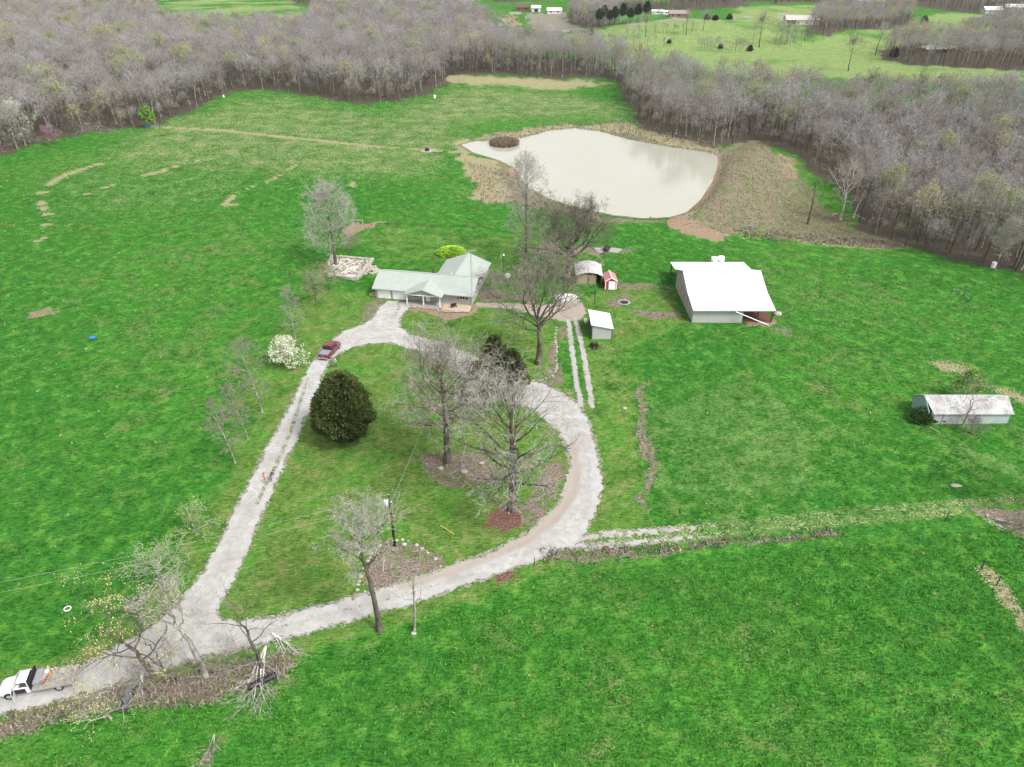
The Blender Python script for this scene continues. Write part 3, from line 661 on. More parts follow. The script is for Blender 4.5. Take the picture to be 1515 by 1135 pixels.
put_tree('flowering_tree', 'round bush covered in white blossom beside the red pickup', (425,543), 4.6, 2.2, .14, 'bush', 91, BARK, TWIGO, BLOOM, cat='bush', levels=3, leaf=.17, nleaf=4, top=.8, n1=26, up=.02)
put_tree('sapling', 'faint greenish sapling behind the thin white-stemmed tree', (468,452), 6.0, 2.6, .07, 'slim', 93, BARK, TWIGO, BUD, leaf=.10, nleaf=1, pleaf=.5)
put_tree('sapling', 'faint greenish sapling nearest the stone foundation', (487,432), 5.0, 2.2, .06, 'slim', 94, BARK, TWIGO, BUD, leaf=.10, nleaf=1, pleaf=.5)
# --- foreground trees by the road
put_tree('bare_tree', 'dark leaning trunk with a wide pale twiggy crown in front of the power pole', (562,933), 15.6, 3.8, .34, 'oak', 101, BARK, TWIGP, lean=(-.9,0), f0=.5, n1=16, a0=60, n=(9,8,6), tw=.03)
put_tree('dead_tree', 'small broken-topped dead tree right of the leaning trunk, at the roadside', (613,932), 9.6, 2.4, .18, 'dead', 104, BARKP, TWIGP, lean=(.8,0), n1=8)
put_tree('bare_tree', 'pale leaning bare tree at the driveway fork', (305,1000), 13.4, 2.6, .32, 'dead', 111, BARKP, TWIGP, lean=(-2.0,0), levels=4, n=(6,4,3), n1=12, f0=.4)
put_tree('budding_tree', 'low spreading tree with yellow buds hanging over the gravel behind the white truck', (226,1000), 7.4, 5.4, .30, 'oak', 115, BARK, TWIGO, BUDY, lean=(-2.0,0), f0=.25, a0=86, a1=50, leaf=.12, nleaf=3, pleaf=.6, n=(5,5,3), n1=12, tw=.026)
put_tree('bare_tree', 'dark bare double-limbed tree right of the fork above the fallen branches', (388,990), 9.6, 3.2, .24, 'dead', 118, BARK, TWIGO, lean=(-.9,0), n1=9)
put_tree('sapling', 'thin dark leafless stem between the yellow budding tree and the pale leaning tree', (240,987), 6.5, 1.4, .09, 'dead', 119, BARK, TWIGO, lean=(-1.0,0), n1=6)
put_tree('budding_shrub', 'pale yellow-green budding shrub below the road at the lower left', (165,1062), 5.4, 2.4, .14, 'bush', 121, BARKP, TWIGP, BUDY, lean=(-1.2,-1.0), cat='shrub', leaf=.11, nleaf=2, pleaf=.6, n1=11, tw=.024)
put_tree('green_shrub', 'green leafing shrub under the power wires, nearest the driveway fork', (243,868), 6.2, 3.0, .14, 'bush', 124, BARKP, TWIGP, BUDG, cat='shrub', leaf=.13, nleaf=2, pleaf=.55, n1=18, levels=3, n=(9,7))
put_tree('green_shrub', 'bright green leafing shrub beside the driveway above the wires', (291,792), 3.9, 2.4, .09, 'bush', 125, BARKP, TWIGP, BUDG, cat='shrub', leaf=.14, nleaf=3, pleaf=.7, n1=18, levels=3, n=(8,7))
put_tree('bare_shrub', 'grey leafless shrub leaning over the left edge of the driveway fork', (268,905), 4.4, 2.4, .10, 'bush', 127, BARKP, TWIGP, cat='shrub', n1=16)
put_tree('bare_shrub', 'small grey leafless shrub beside the fence post near the fork', (212,925), 3.0, 1.9, .07, 'bush', 128, BARKP, TWIGP, cat='shrub', n1=10)
put_tree('bare_shrub', 'grey tangled shrub beside the thin steel gate', (215,1022), 3.4, 2.3, .08, 'bush', 129, BARK, TWIGO, cat='shrub', n1=12)
put_tree('bare_shrub', 'low brown thicket at the foot of the pale leaning tree', (262,1008), 2.6, 3.2, .07, 'bush', 130, BARK, TWIGO, cat='shrub', n1=14)
put_tree('bare_shrub', 'low twiggy thicket at the foot of the dark double-limbed tree', (345,990), 2.4, 3.0, .07, 'bush', 131, BARK, TWIGO, cat='shrub', n1=14)
put_tree('bare_shrub', 'grey leafless shrub standing in the leaf bed in front of the twin cedars', (704,604), 5.6, 2.2, .15, 'bush', 132, BARK, TWIGP, cat='shrub', n1=22, f0=.1, a0=50)
put_tree('bare_shrub', 'hazy grey leafless shrub touching the right side of the twin cedars', (766,606), 4.2, 2.0, .12, 'bush', 133, BARK, TWIGP, cat='shrub', n1=22, a0=50)
put_tree('bare_shrub', 'brown tangled thicket against the right wall of the house', (742,442), 4.2, 4.0, .08, 'bush', 134, BARK, TWIGO, cat='shrub', n1=26)
put_tree('bare_shrub', 'brown tangled thicket under the yard light pole', (722,430), 3.6, 3.0, .08, 'bush', 135, BARK, TWIGO, BUD, cat='shrub', n1=20, leaf=.1, nleaf=1, pleaf=.3)
put_tree('bare_shrub', 'low brown thicket at the right end of the hedge bed beside the gravel path', (768,444), 2.6, 3.0, .08, 'bush', 136, BARK, TWIGO, cat='shrub', n1=20)
put_tree('bare_shrub', 'thin greenish shrub between the house thicket and the dark round tree', (790,412), 4.6, 2.8, .08, 'bush', 137, BARK, TWIGP, BUD, cat='shrub', n1=18, leaf=.09, nleaf=1, pleaf=.4)
put_tree('bare_shrub', 'dark vine-tangled shrub at the foot of the dark round tree', (838,420), 5.2, 2.0, .10, 'bush', 138, BARK, TWIGO, IVY, cat='shrub', n1=20, leaf=.12, nleaf=1, pleaf=.4)
put_tree('bare_shrub', 'small dark shrub behind the pale tree on the stone foundation', (520,372), 3.2, 2.6, .08, 'bush', 139, BARK, TWIGO, cat='shrub', n1=22)
put_tree('bare_shrub', 'wispy tree leaning against the front of the old metal shed', (1424,630), 7.0, 2.8, .14, 'dead', 141, BARKP, TWIGO, cat='shrub', levels=4, n=(6,4,3), n1=12, f0=.25)
put_tree('bare_shrub', 'brown brush heap in front of the old metal shed', (1436,640), 1.7, 2.2, .06, 'bush', 142, BARK, TWIGO, cat='shrub', n1=22)
put_tree('budding_shrub', 'bright yellow-green shrub showing over the ridge of the old metal shed', (1427,590), 5.2, 1.7, .10, 'bush', 143, BARK, TWIGO, BUDG, cat='shrub', n1=14, leaf=.22, nleaf=3)
put_tree('bare_tree', 'pale bare tree reaching in at the right edge of the photo', (1545,760), 11.5, 4.6, .22, 'soft', 144, BARKP, TWIGP, n1=18)
put_tree('bare_tree', 'broken-branched dark tree standing alone at the foot of the pond dam', (1195,332), 15.5, 3.6, .30, 'dead', 151, BARK, TWIGO, n1=9)
put_tree('bare_tree', 'white-barked crooked tree at the wood edge right of the dam', (1243,326), 15.0, 4.6, .34, 'limby', 152, BARKW, TWIGP)
put_tree('bare_tree', 'thin white-barked tree leaning beside the crooked white one', (1262,322), 12.0, 2.8, .18, 'dead', 153, BARKW, TWIGP, lean=(2.4,0), n1=8)
put_tree('bare_tree', 'small pale fan-shaped bare tree beside the white drum at the right wood edge', (1472,400), 9.5, 4.2, .14, 'soft', 154, BARKP, TWIGP, a0=55, n1=20)
put_tree('flowering_tree', 'white-blossoming tree at the far left front of the woods', (38,215), 12.0, 4.6, .22, 'soft', 155, BARKP, TWIGP, BLOOM, leaf=.16, nleaf=1, pleaf=.5, n=(7,5,4))
put_tree('budding_tree', 'small fresh green tree at the foot of the left woods', (222,190), 7.0, 1.7, .12, 'slim', 156, BARK, TWIGO, BUDG, leaf=.30, nleaf=2)
put_tree('flowering_tree', 'small pink-flowering tree at the edge of the left woods', (80,215), 5.0, 2.6, .10, 'slim', 157, BARK, TWIGO, leafmat('blossom_pink', (.32,.10,.24), (.50,.22,.42)), leaf=.14, nleaf=1, pleaf=.3)

# --- evergreens
ROUND = False
def cone_prof(H, Rb, ph, low=.06, peak=1.0):
    def f(t, az):
        t = 1-np.sqrt(1-t*.995); u = t
        r = Rb*(np.minimum(1, (u+.08)/.34)**.7*np.maximum(0, 1-(u*.985)**2.8)**.72 if ROUND else np.minimum(1, (u+.10)/.26)**.6*(1-u**1.7)**.85)*lumps(az, u, 3, .13, ph)*lumps(az, u*2.3, 7, .07, ph+2)
        return H*(low+(1-low)*u), np.maximum(r, .05)
    return f
def evergreen(name, label, base, H, Rb, n, sz, seed, tr=.2, mat=None, cat='cedar', group=None):
    x, y = G(*base); root = empty(name, (x, y, hz(x, y)), 0, label, cat, group)
    m = MB().cyl((0,0,-.4), (0,0,H*.9), tr, tr*.2, 7); m.build('trunk', BARK, root, True)
    link('foliage', foliage(name, cone_prof(H, Rb, seed), n, sz, seed), mat or CEDAR, root); return root
ROUND = True
evergreen('cedar_tree', 'big dark rounded cedar on the lawn left inside the driveway loop', (514,650), 12.0, 4.1, 42000, .38, 3)
ROUND = False
evergreen('cedar_tree', 'taller left one of the twin dark cedars beside the driveway', (733,572), 10.4, 2.9, 26000, .30, 5)
evergreen('cedar_tree', 'shorter right one of the twin dark cedars beside the driveway', (758,578), 8.4, 2.6, 22000, .30, 6)
evergreen('cedar_tree', 'ivy-dark evergreen hidden behind the bare grey shrub left of the twin cedars', (706,594), 8.0, 2.3, 9000, .32, 8, mat=IVY)
evergreen('cedar_tree', 'dark green evergreen bush at the left end of the old metal shed', (1362,622), 2.3, 1.7, 3600, .34, 9, mat=leafmat('cedar_green', (.035,.09,.02), (.10,.22,.05)))
def hedge(name, label, base, rx_, ry_, hh, n, seed, rz=0, mat=None):
    x, y = G(*base); root = empty(name, (x, y, hz(x, y)), rz, label, 'hedge')
    def f(t, az): u = t**.8; return hh*(.05+.95*u), np.sqrt(np.maximum(0, 1-(u*.97)**2.4))*lumps(az, u, 4, .06, seed)
    me = foliage(name, f, n, .24, seed, .3); co = np.empty(len(me.vertices)*3, np.float32); me.vertices.foreach_get('co', co); co = co.reshape(-1, 3)
    co[:, 0] *= rx_; co[:, 1] *= ry_; me.vertices.foreach_set('co', co.ravel()); me.update()
    link('foliage', me, mat or HEDGE, root)
    [MB().cyl((x0,0,-.1), (x0,0,hh*.7), .05, .02, 5).build('stem', BARK, root) for x0 in (-rx_*.6, -.2, rx_*.55)]
hedge('hedge', 'long bright green clipped bush behind the house', (668,377), 2.9, 1.5, 1.9, 9000, 4)
for i, (b, H, Rb, lab) in enumerate([((1046,29),3.6,1.9,'left one of three small dark round trees along the far road'),((1058,30),3.4,2.2,'middle one of three small dark round trees along the far road'),((1079,29),4.4,2.2,'right one of three small dark round trees along the far road'),
        ((1366,37),6.5,2.7,'dark cone-shaped evergreen alone on the far green slope'),((1066,72),2.6,1.2,'tiny brown evergreen on the far hillside'),((1109,76),3.6,1.7,'dark bush at the left of the far copse'),
        ((874,52),4.2,2.0,'dark bush below the road left of the far green hill'),((1322,85),6,2.4,'dark evergreen at the left end of the far strip of wood'),((990,64),2.2,1.0,'dark small bush on the right of the far slope')]):
    evergreen('evergreen_tree' if H > 4 else 'evergreen_bush', lab, b, H, Rb, 1500, .6, 20+i, mat=IVY, cat='evergreen')
for i, (px, py) in enumerate([(886,40),(893,39),(901,38),(909,37),(921,36),(932,35),(943,33),(956,33)]):
    x, y = G(px, py); H = 11+2*math.sin(i*2.1); root = empty('pine_tree', (x, y, hz(x, y)), 0, ['tall dark pine in the far row beside the road', 'dark pine of the far row'][0], 'pine', 'dark pines beside the far road')
    MB().cyl((0,0,-.4), (0,0,H*.95), .25, .06, 6).build('trunk', BARK, root, True)
    def f(t, az, H=H, i=i): u = t; return H*(.42+.58*u), 2.2*np.sin(PI*(.16+.8*u))*lumps(az, u, 3, .2, i)
    link('foliage', foliage('pine', f, 1600, .8, 60+i, .7), leafmat('pine_needles', (.035,.065,.035), (.09,.14,.07)) if i == 0 else bpy.data.materials['pine_needles'], root)

# --- woods: eight kinds of bare tree, two budding, copied one by one near the camera, one 'stuff' object behind
FV = []
for i in range(10):
    st = dict(ST['forest' if i % 2 else 'forest2']); kw = {}
    lm = None
    if i == 8: st.update(leaf=.22, nleaf=2, pleaf=.6); lm = BUD
    if i == 9: st.update(leaf=.20, nleaf=2, pleaf=.35); lm = BUDY
    g = TG(200+i); H = 17.5+1.2*math.sin(i*1.7); g.tree(H, 4.5+.6*math.cos(i*2.3), .23+.03*(i % 3), st, (math.sin(i*3)*.8, math.cos(i*2)*.8))
    FV.append((g.meshes('wood%d' % i), lm))
TWIGS = [TWIG, twigmat('twigs_warm', (.135,.115,.10), (.21,.185,.165), (.43,.39,.365)), twigmat('twigs_cool', (.16,.15,.15), (.25,.24,.242), (.52,.505,.51))]
for i, ((a, b, c), lm) in enumerate(FV):
    a.materials.clear(); a.materials.append(BARKP if i in (1,3,6) else BARK); b.materials.clear(); b.materials.append(TWIGS[i % 3])
    if c: c.materials.clear(); c.materials.append(lm)
pts = []
rs = random.Random(99)
CLEAR = [(800,(0,0))]
def fill(P, cell, tagname, hs=1.0, pmin=-70):
    W = GP([p for p in P]); W = [tuple(p) for p in W]
    xs = [p[0] for p in W]; ys = [p[1] for p in W]; out = []
    gx = np.arange(max(min(xs), -620), min(max(xs), 620), cell); gy = np.arange(min(ys), min(max(ys), 1250), cell)
    X, Y = np.meshgrid(gx, gy); X = X.ravel()+np.random.RandomState(5).uniform(-.46, .46, X.size)*cell; Y = Y.ravel()+np.random.RandomState(6).uniform(-.46, .46, Y.size)*cell
    ok = (sd_poly(X, Y, W) < 0) & (np.abs(X) < 30+Y*.95)
    X, Y = X[ok], Y[ok]; Z = hgt(X, Y)
    for x, y, z in zip(X, Y, Z): out.append((x, y, float(z), tagname, hs))
    return out
allp = fill(LW, 5.9, 'left')+fill(RW, 5.8, 'right')+fill(FW[0], 6.0, 'far', .85)+fill(FW[1], 5.6, 'far', .75)+fill(FW[2], 6.5, 'far', .85)+fill(FW[3], 9.5, 'far')+fill([(925,57),(960,50),(1035,45),(1040,48),(965,55),(930,61)], 5, 'far', .42)+fill([(850,58),(900,62),(960,67),(1000,66),(1000,70),(940,73),(850,66)], 5, 'far', .38)+fill([(1040,66),(1080,70),(1110,78),(1080,80),(1030,74)], 5, 'far', .4)+fill([(1150,66),(1190,60),(1200,64),(1160,71)], 4, 'far', .55)+fill([(845,26),(905,40),(990,28),(1000,31),(905,46),(850,42)], 7, 'far', .4)
def edge(P, cell, lo, hi, tagname):
    W = [tuple(p) for p in GP(P)]; o = []
    for x, y, z, tg_, hs in fill(P, cell, tagname):
        d = -float(sd_poly(np.array([x]), np.array([y]), W)[0])
        if rs.random() < (.42 if d < 12 else .16 if d < 30 else .06): o.append((x, y, z, 'far', rs.uniform(lo, hi)))
    return o
under = edge(LW, 3.4, .2, .62, 'left')+edge(RW, 3.2, .2, .62, 'right')
def inframe(x, y, z):
    f = y*math.cos(PITCH)-(z-HC)*math.sin(PITCH); u = y*math.sin(PITCH)+(z-HC)*math.cos(PITCH)
    return abs(x/f*F) < 775 and -u/f*F+567.5 < 1150 and -u/f*F+567.5 > -30
vis = sorted([p for p in allp if inframe(p[0], p[1], p[2]) and p[3] != 'far'], key=lambda p: p[0]**2+p[1]**2+p[2]**2)
near = vis[:255]; ns_ = set(id(p) for p in near); rest = [p for p in allp if id(p) not in ns_]
LABW = {('left',0):('bare grey-brown tree in the wood left of the field','bare trees of the left wood'),('left',1):('budding yellow-green tree in the wood left of the field','budding trees of the left wood'),
        ('right',0):('bare grey-brown tree in the wood right of the pond','bare trees of the right wood'),('right',1):('budding yellow-green tree in the wood right of the pond','budding trees of the right wood')}
for p in near:
    i = rs.choice([0,1,2,3,4,5,6,7,0,1,2,4,5,6,7,0,1,2,4,5,6,7,0,1,2,4,5,6,7,8,9]); bud = i >= 8
    lab, grp = LABW[(p[3], int(bud))]
    root = empty('budding_tree' if bud else 'bare_tree', (p[0], p[1], p[2]), rs.uniform(0, 6.28), lab, 'tree', grp)
    s_ = rs.uniform(.72, 1.08); root.scale = (s_*rs.uniform(.9,1.1), s_*rs.uniform(.9,1.1), s_)
    for q, nm_ in zip(FV[i][0], ('trunk', 'crown', 'leaves')):
        if q: o = bpy.data.objects.new(nm_, q); C.objects.link(o); o.parent = root
SRC = []
for i, ((a, b, c), lm) in enumerate(FV):      # one standing tree of each kind that the woodland repeats
    p = rest.pop(rs.randrange(len(rest)//3))
    mb = bpy.data.meshes.new('tree_kind%d' % i)
    va = np.empty(len(a.vertices)*3, np.float32)
    import bmesh
    bm = bmesh.new(); off = 0
    for k, q in enumerate((a, b, c)):
        if q is None: continue
        n0 = len(bm.faces); bm.from_mesh(q); bm.faces.ensure_lookup_table()
        for f in bm.faces[n0:]: f.material_index = k
    bm.to_mesh(mb); bm.free()
    for q in (a, b, c):
        if q: mb.materials.append(q.materials[0])
    o = bpy.data.objects.new('budding_tree' if i >= 8 else 'bare_tree', mb); C.objects.link(o); o.location = p[:3]
    tag(o, ('budding tree' if i >= 8 else 'bare grey tree')+' standing among the far woods', 'tree', 'budding trees in the far woods' if i >= 8 else 'bare trees in the far woods'); SRC.append(o)
def woodland(name, P, seed):
    n = len(P); me = bpy.data.meshes.new(name); me.vertices.add(n); me.vertices.foreach_set('co', np.array([p[:3] for p in P], np.float32).ravel())
    rr = np.random.RandomState(seed); kd = me.attributes.new('kind_id', 'INT', 'POINT'); kd.data.foreach_set('value', rr.choice([0,1,2,3,4,5,6,7,0,1,2,4,5,6,7,0,1,2,4,5,6,7,0,1,2,4,5,6,7,8,9], n).astype(np.int32))
    sc_ = me.attributes.new('size', 'FLOAT', 'POINT'); sc_.data.foreach_set('value', (rr.uniform(.72, 1.1, n)*np.array([p[4] for p in P])).astype(np.float32))
    rt = me.attributes.new('turn', 'FLOAT_VECTOR', 'POINT'); v = np.zeros((n, 3), np.float32); v[:, 2] = rr.uniform(0, 6.28, n); rt.data.foreach_set('vector', v.ravel())
    o = link(name, me); tag(o, kind='stuff')
    ng = bpy.data.node_groups.new(name, 'GeometryNodeTree'); ng.interface.new_socket('Geometry', in_out='INPUT', socket_type='NodeSocketGeometry'); ng.interface.new_socket('Geometry', in_out='OUTPUT', socket_type='NodeSocketGeometry')
    gi = ng.nodes.new('NodeGroupInput'); go = ng.nodes.new('NodeGroupOutput'); j = ng.nodes.new('GeometryNodeJoinGeometry')
    def at(nm, ty): x = ng.nodes.new('GeometryNodeInputNamedAttribute'); x.data_type = ty; x.inputs['Name'].default_value = nm; return [s for s in x.outputs if s.enabled][0]
    kid, sz, tn = at('kind_id', 'INT'), at('size', 'FLOAT'), at('turn', 'FLOAT_VECTOR')
    for i, s in enumerate(SRC):
        oi = ng.nodes.new('GeometryNodeObjectInfo'); oi.inputs['Object'].default_value = s; oi.inputs['As Instance'].default_value = True; oi.transform_space = 'ORIGINAL'
        cp = ng.nodes.new('FunctionNodeCompare'); cp.data_type = 'INT'; cp.operation = 'EQUAL'
        ci = [q for q in cp.inputs if q.enabled]; ng.links.new(kid, ci[0]); ci[1].default_value = i
        ip = ng.nodes.new('GeometryNodeInstanceOnPoints'); ng.links.new(gi.outputs[0], ip.inputs['Points']); ng.links.new(cp.outputs[0], ip.inputs['Selection'])
        ng.links.new(oi.outputs['Geometry'], ip.inputs['Instance']); ng.links.new(tn, ip.inputs['Rotation']); ng.links.new(sz, ip.inputs['Scale'])
        ng.links.new(ip.outputs[0], j.inputs[0])
    ng.links.new(j.outputs[0], go.inputs[0]); md = o.modifiers.new('trees', 'NODES'); md.node_group = ng
woodland('woodland', rest, 9); woodland('woodland_undergrowth', under, 10)
print('WOODS', len(near), len(rest))
# ---------------------------------------------------------------- building materials
def ribbed(name, col, axis=0, period=.3, rough=.45, stain=None, spec=.4, streak=.10):
    t = NT(name); c = t.coord(); x = t.n('ShaderNodeSeparateXYZ'); t.set(x.inputs[0], c)
    w_ = t.m('SINE', t.m('MULTIPLY', x.outputs[axis], 2*PI/period)); rb = t.m('POWER', t.m('MAXIMUM', w_, 0), 6)
    n = t.noise(.9, 4, .65, t.maps(c, (1,1,1)))
    k = t.mix(t.lin(n, .35, .65), tuple(v*(1-streak) for v in col), col); k = t.mix(t.m('MULTIPLY', rb, .12), k, tuple(v*.7 for v in col))
    if stain:
        s_ = t.noise(.55, 4, .7, t.maps(c, (1,1,1) if axis == 0 else (1,1,1))); s2 = t.noise(2.2, 3, .7, t.maps(c, ((2.2,.5,.5) if axis == 0 else (.5,2.2,.5))))
        k = t.mix(t.lin(t.m('ADD', t.m('MULTIPLY', s_, .6), t.m('MULTIPLY', s2, .4)), .44, .60, 0, .9), k, stain)
    return t.done(k, rough, rb, .02, .5, spec)
ROOFG = ribbed('green_metal_roof', (.335,.375,.345), 0, .42); ROOFG2 = ribbed('green_metal_roof_wing', (.335,.375,.345), 1, .42)
t = NT('siding'); c = t.coord(); x = t.n('ShaderNodeSeparateXYZ'); t.set(x.inputs[0], c); lap = t.m('FRACT', t.m('MULTIPLY', x.outputs[2], 6))
SIDING = t.done(t.mix(t.lin(t.noise(1.5, 3, .6, c), .35, .65), (.31,.30,.285), (.36,.35,.335)), .7, lap, .015, .5, .2)
WHITE = simple('white_paint', (.80,.80,.79), .5, .3, var=.05); WHITEMETAL = ribbed('white_metal_wall', (.40,.405,.40), 0, .3, .5); WHITEMETALY = ribbed('white_metal_wall_side', (.40,.395,.395), 1, .3, .5)
ROOFW = ribbed('white_metal_roof', (.66,.66,.67), 0, .32, .4, streak=.07); TRIMG = simple('grey_green_trim', (.23,.30,.29), .5)
DARKW = simple('dark_timber', (.055,.045,.04), .9); BLACKI = simple('black_iron', (.02,.018,.018), .6, .4); GLASS = simple('window_glass', (.02,.025,.03), .08, .6, var=.1)
CONC = simple('concrete', (.30,.285,.27), .95, .1, var=.2, scale=1.2); STONE = simple('limestone', (.36,.33,.30), .95, .1, var=.28, scale=1.6)
RED = simple('red_paint', (.36,.045,.05), .5, .3, var=.15); REDR = simple('weathered_red_roof', (.48,.20,.20), .6, .3, var=.2, scale=5); STEEL = simple('galvanised_steel', (.36,.38,.40), .4, .5, .4)
TAN = simple('patio_stone', (.42,.33,.24), .95, .1, var=.3, scale=2.2); HAY = simple('old_hay', (.30,.25,.18), .95, .1, var=.35, scale=2.5)
LILAC = ribbed('bleached_wall_panels', (.44,.41,.42), 1, .5, .7, stain=(.34,.30,.28))
DIRT = simple('barn_dirt', (.12,.065,.04), .95, .1, var=.3)

def window(parent, x, y, z, w_, h_, shutters=False, axis='x'):
    """on a wall facing -y (axis x) at local x,y"""
    f = MB()
    f.box(x-w_/2-.07, x+w_/2+.07, y-.06, y-.003, z-h_/2-.07, z-h_/2); f.box(x-w_/2-.07, x+w_/2+.07, y-.06, y-.003, z+h_/2, z+h_/2+.07)
    f.box(x-w_/2-.07, x-w_/2, y-.06, y-.003, z-h_/2, z+h_/2); f.box(x+w_/2, x+w_/2+.07, y-.06, y-.003, z-h_/2, z+h_/2); f.box(x-.025, x+.025, y-.05, y-.02, z-h_/2, z+h_/2)
    fr = f.build('window', WHITE, parent); MB().box(x-w_/2, x+w_/2, y-.018, y-.006, z-h_/2, z+h_/2).build('pane', GLASS, fr)
    if shutters:
        for s_ in (-1, 1):
            m = MB(); cx = x+s_*(w_/2+.30); m.box(cx-.20, cx+.20, y-.04, y-.003, z-h_/2-.05, z+h_/2+.05)
            for k in range(9): zz = z-h_/2+.02+k*h_/9; m.box(cx-.16, cx+.16, y-.055, y-.04, zz, zz+h_/18)
            m.build('shutter', simple('shutter_grey', (.10,.11,.11)) if 'shutter_grey' not in bpy.data.materials else bpy.data.materials['shutter_grey'], parent)

# ---------------------------------------------------------------- the farmhouse
hx, hy = G(556, 440); house = empty('farmhouse', (hx, hy, hz(hx, hy)), R(-10.8), 'single-storey farmhouse with pale green metal roof, white garage doors and gabled front porch', 'house')
EZ = 2.42; RZ = 4.25; MV = 9.0
m = MB(); m.box(0, 20.5, 0, MV, -.4, EZ); m.box(11.2, 20.49, MV-.1, 16.6, -.4, EZ-.01)
m.polyx([(0,EZ),(MV,EZ),(MV/2,RZ-.16)], .02, .1); m.polyx([(0,EZ),(MV,EZ),(MV/2,RZ-.16)], 20.38, 20.47)
m.poly([(11.2,EZ),(20.49,EZ),(15.85,RZ-.16)], 16.5, 16.6); m.build('wall', SIDING, house)
rf = MB(); sl_ = (RZ-EZ)/(MV/2); o_ = .55; T = .10
rf.slab([(-.45,-o_,EZ-o_*sl_+.05),(20.95,-o_,EZ-o_*sl_+.05),(20.95,MV/2,RZ+.05),(-.45,MV/2,RZ+.05)], T)
rf.slab([(-.45,MV/2+.004,RZ+.048),(20.95,MV/2+.004,RZ+.048),(20.95,MV+o_,EZ-o_*sl_+.05),(-.45,MV+o_,EZ-o_*sl_+.05)], T)
rf.box(-.46, 20.96, MV/2-.14, MV/2+.14, RZ+.02, RZ+.085)
roof = rf.build('roof', ROOFG, house)
wr = MB(); sl2 = (RZ-EZ)/4.65
wr.slab([(11.2-.5,6.2,EZ-.5*sl2+.03),(15.85,4.6,RZ+.03),(15.85,17.1,RZ+.03),(11.2-.5,17.1,EZ-.5*sl2+.03)], T)
wr.slab([(20.5+.45,6.2,EZ-.45*sl2+.035),(15.85,4.6,RZ+.03),(15.85,17.1,RZ+.03),(20.5+.45,17.1,EZ-.45*sl2+.035)], T)
wr.box(15.7, 16.0, 5.0, 17.11, RZ+.0, RZ+.066)
wr.build('wing_roof', ROOFG2, house)
pr = MB(); PZ = 3.72; pe_ = 2.50; ps = (PZ-pe_)/3.7
pr.slab([(7.0,-2.5,pe_-.08),(11,-2.5,PZ),(11,3.2,PZ),(7.0,-.1,pe_-.08)], T); pr.slab([(15.0,-2.5,pe_-.08),(11,-2.5,PZ),(11,3.2,PZ),(15.0,-.1,pe_-.08)], T)
pr.build('porch_roof', ROOFG2, house)
g_ = MB(); g_.poly([(7.5,pe_-.05),(14.5,pe_-.05),(11,PZ-.2)], -2.22, -2.12); g_.build('porch_gable', SIDING, house)
g_ = MB(); g_.box(7.3,14.7,-2.3,-2.05,pe_-.22,pe_-.055); g_.build('porch_beam', WHITE, house)
g_ = MB()
for s_ in (-1,1): g_.slab([(11,-2.62,PZ+.03),(11+s_*4.1,-2.62,pe_-.09),(11+s_*4.1,-2.51,pe_-.09),(11,-2.51,PZ+.03)], .16)
g_.build('porch_fascia', TRIMG, house)
for x_ in (7.55, 11.0, 14.45): MB().box(x_-.09, x_+.09, -2.25, -2.07, .12, pe_-.225).build('porch_post', WHITE, house)
MB().box(7.2, 14.8, -2.5, -.01, -.3, .12).build('porch_slab', CONC, house)
m = MB(); rg = random.Random(4)
for k in range(46): m.blob((7.0+k*.30, -2.75-.9*math.sin(k/46*PI)*(1 if k > 24 else .15)+rg.uniform(-.08,.08), .02), rg.uniform(.16,.26), k, 6)
tag(m.build('edging_stones', STONE), kind='stuff').matrix_world = Matrix.Translation((hx, hy, hz(hx, hy))) @ Matrix.Rotation(R(-10.8), 4, 'Z')
MB().poly([(14.85,-.25),(20.6,-.25),(20.3,.03),(14.85,.03)], -2.9, -.02).build('flower_bed_kerb', TAN, house)
for x0 in (.55, 3.75):
    d_ = MB(); d_.box(x0, x0+2.75, -.05, -.004, .0, 2.08)
    for k in range(3): d_.box(x0+.0, x0+2.75, -.062, -.05, .5+k*.52, .53+k*.52)
    for k in range(4): d_.box(x0+.08+k*.67, x0+.66+k*.67, -.066, -.05, 1.64, 1.98) if False else None
    dr = d_.build('garage_door', WHITE, house); MB().box(x0+1.3, x0+1.45, -.10, -.066, .3, .36).build('handle', BLACKI, dr)
for x0 in (.2, 3.5): MB().box(x0-.07, x0+.07, -.16, -.02, 2.12, 2.36).build('garage_lamp', BLACKI, house)
window(house, 8.9, -.0, 1.45, 1.05, 1.15); window(house, 18.6, 0, 1.6, 1.0, .75, True)
MB().box(10.9, 11.8, -.055, -.004, .12, 2.15).build('door', WHITE, house)
m = MB(); m.box(-.46, 20.96, -o_-.11, -o_-.003, EZ-o_*sl_-.10, EZ-o_*sl_+.02); m.build('gutter', TRIMG, house)
MB().cyl((10.9,6.2,RZ-.6),(10.9,6.2,RZ+.35),.22,.22,8).build('chimney', simple('brown_flue', (.08,.05,.04)), house)
MB().cyl((15.0,5.6,RZ-.3),(15.0,5.6,RZ+.3),.08,.08,6).build('vent_pipe', WHITE, house)
for y_ in (3.0, 8.0, 12.5):
    m = MB(); m.box(20.503, 20.56, y_-.5, y_+.5, 1.1, 1.2); m.box(20.503, 20.56, y_-.5, y_+.5, 1.95, 2.05); m.box(20.503, 20.56, y_-.5, y_-.42, 1.2, 1.95); m.box(20.503, 20.56, y_+.42, y_+.5, 1.2, 1.95)
    f = m.build('window', WHITE, house); MB().box(20.503, 20.52, y_-.42, y_+.42, 1.2, 1.95).build('pane', GLASS, f)
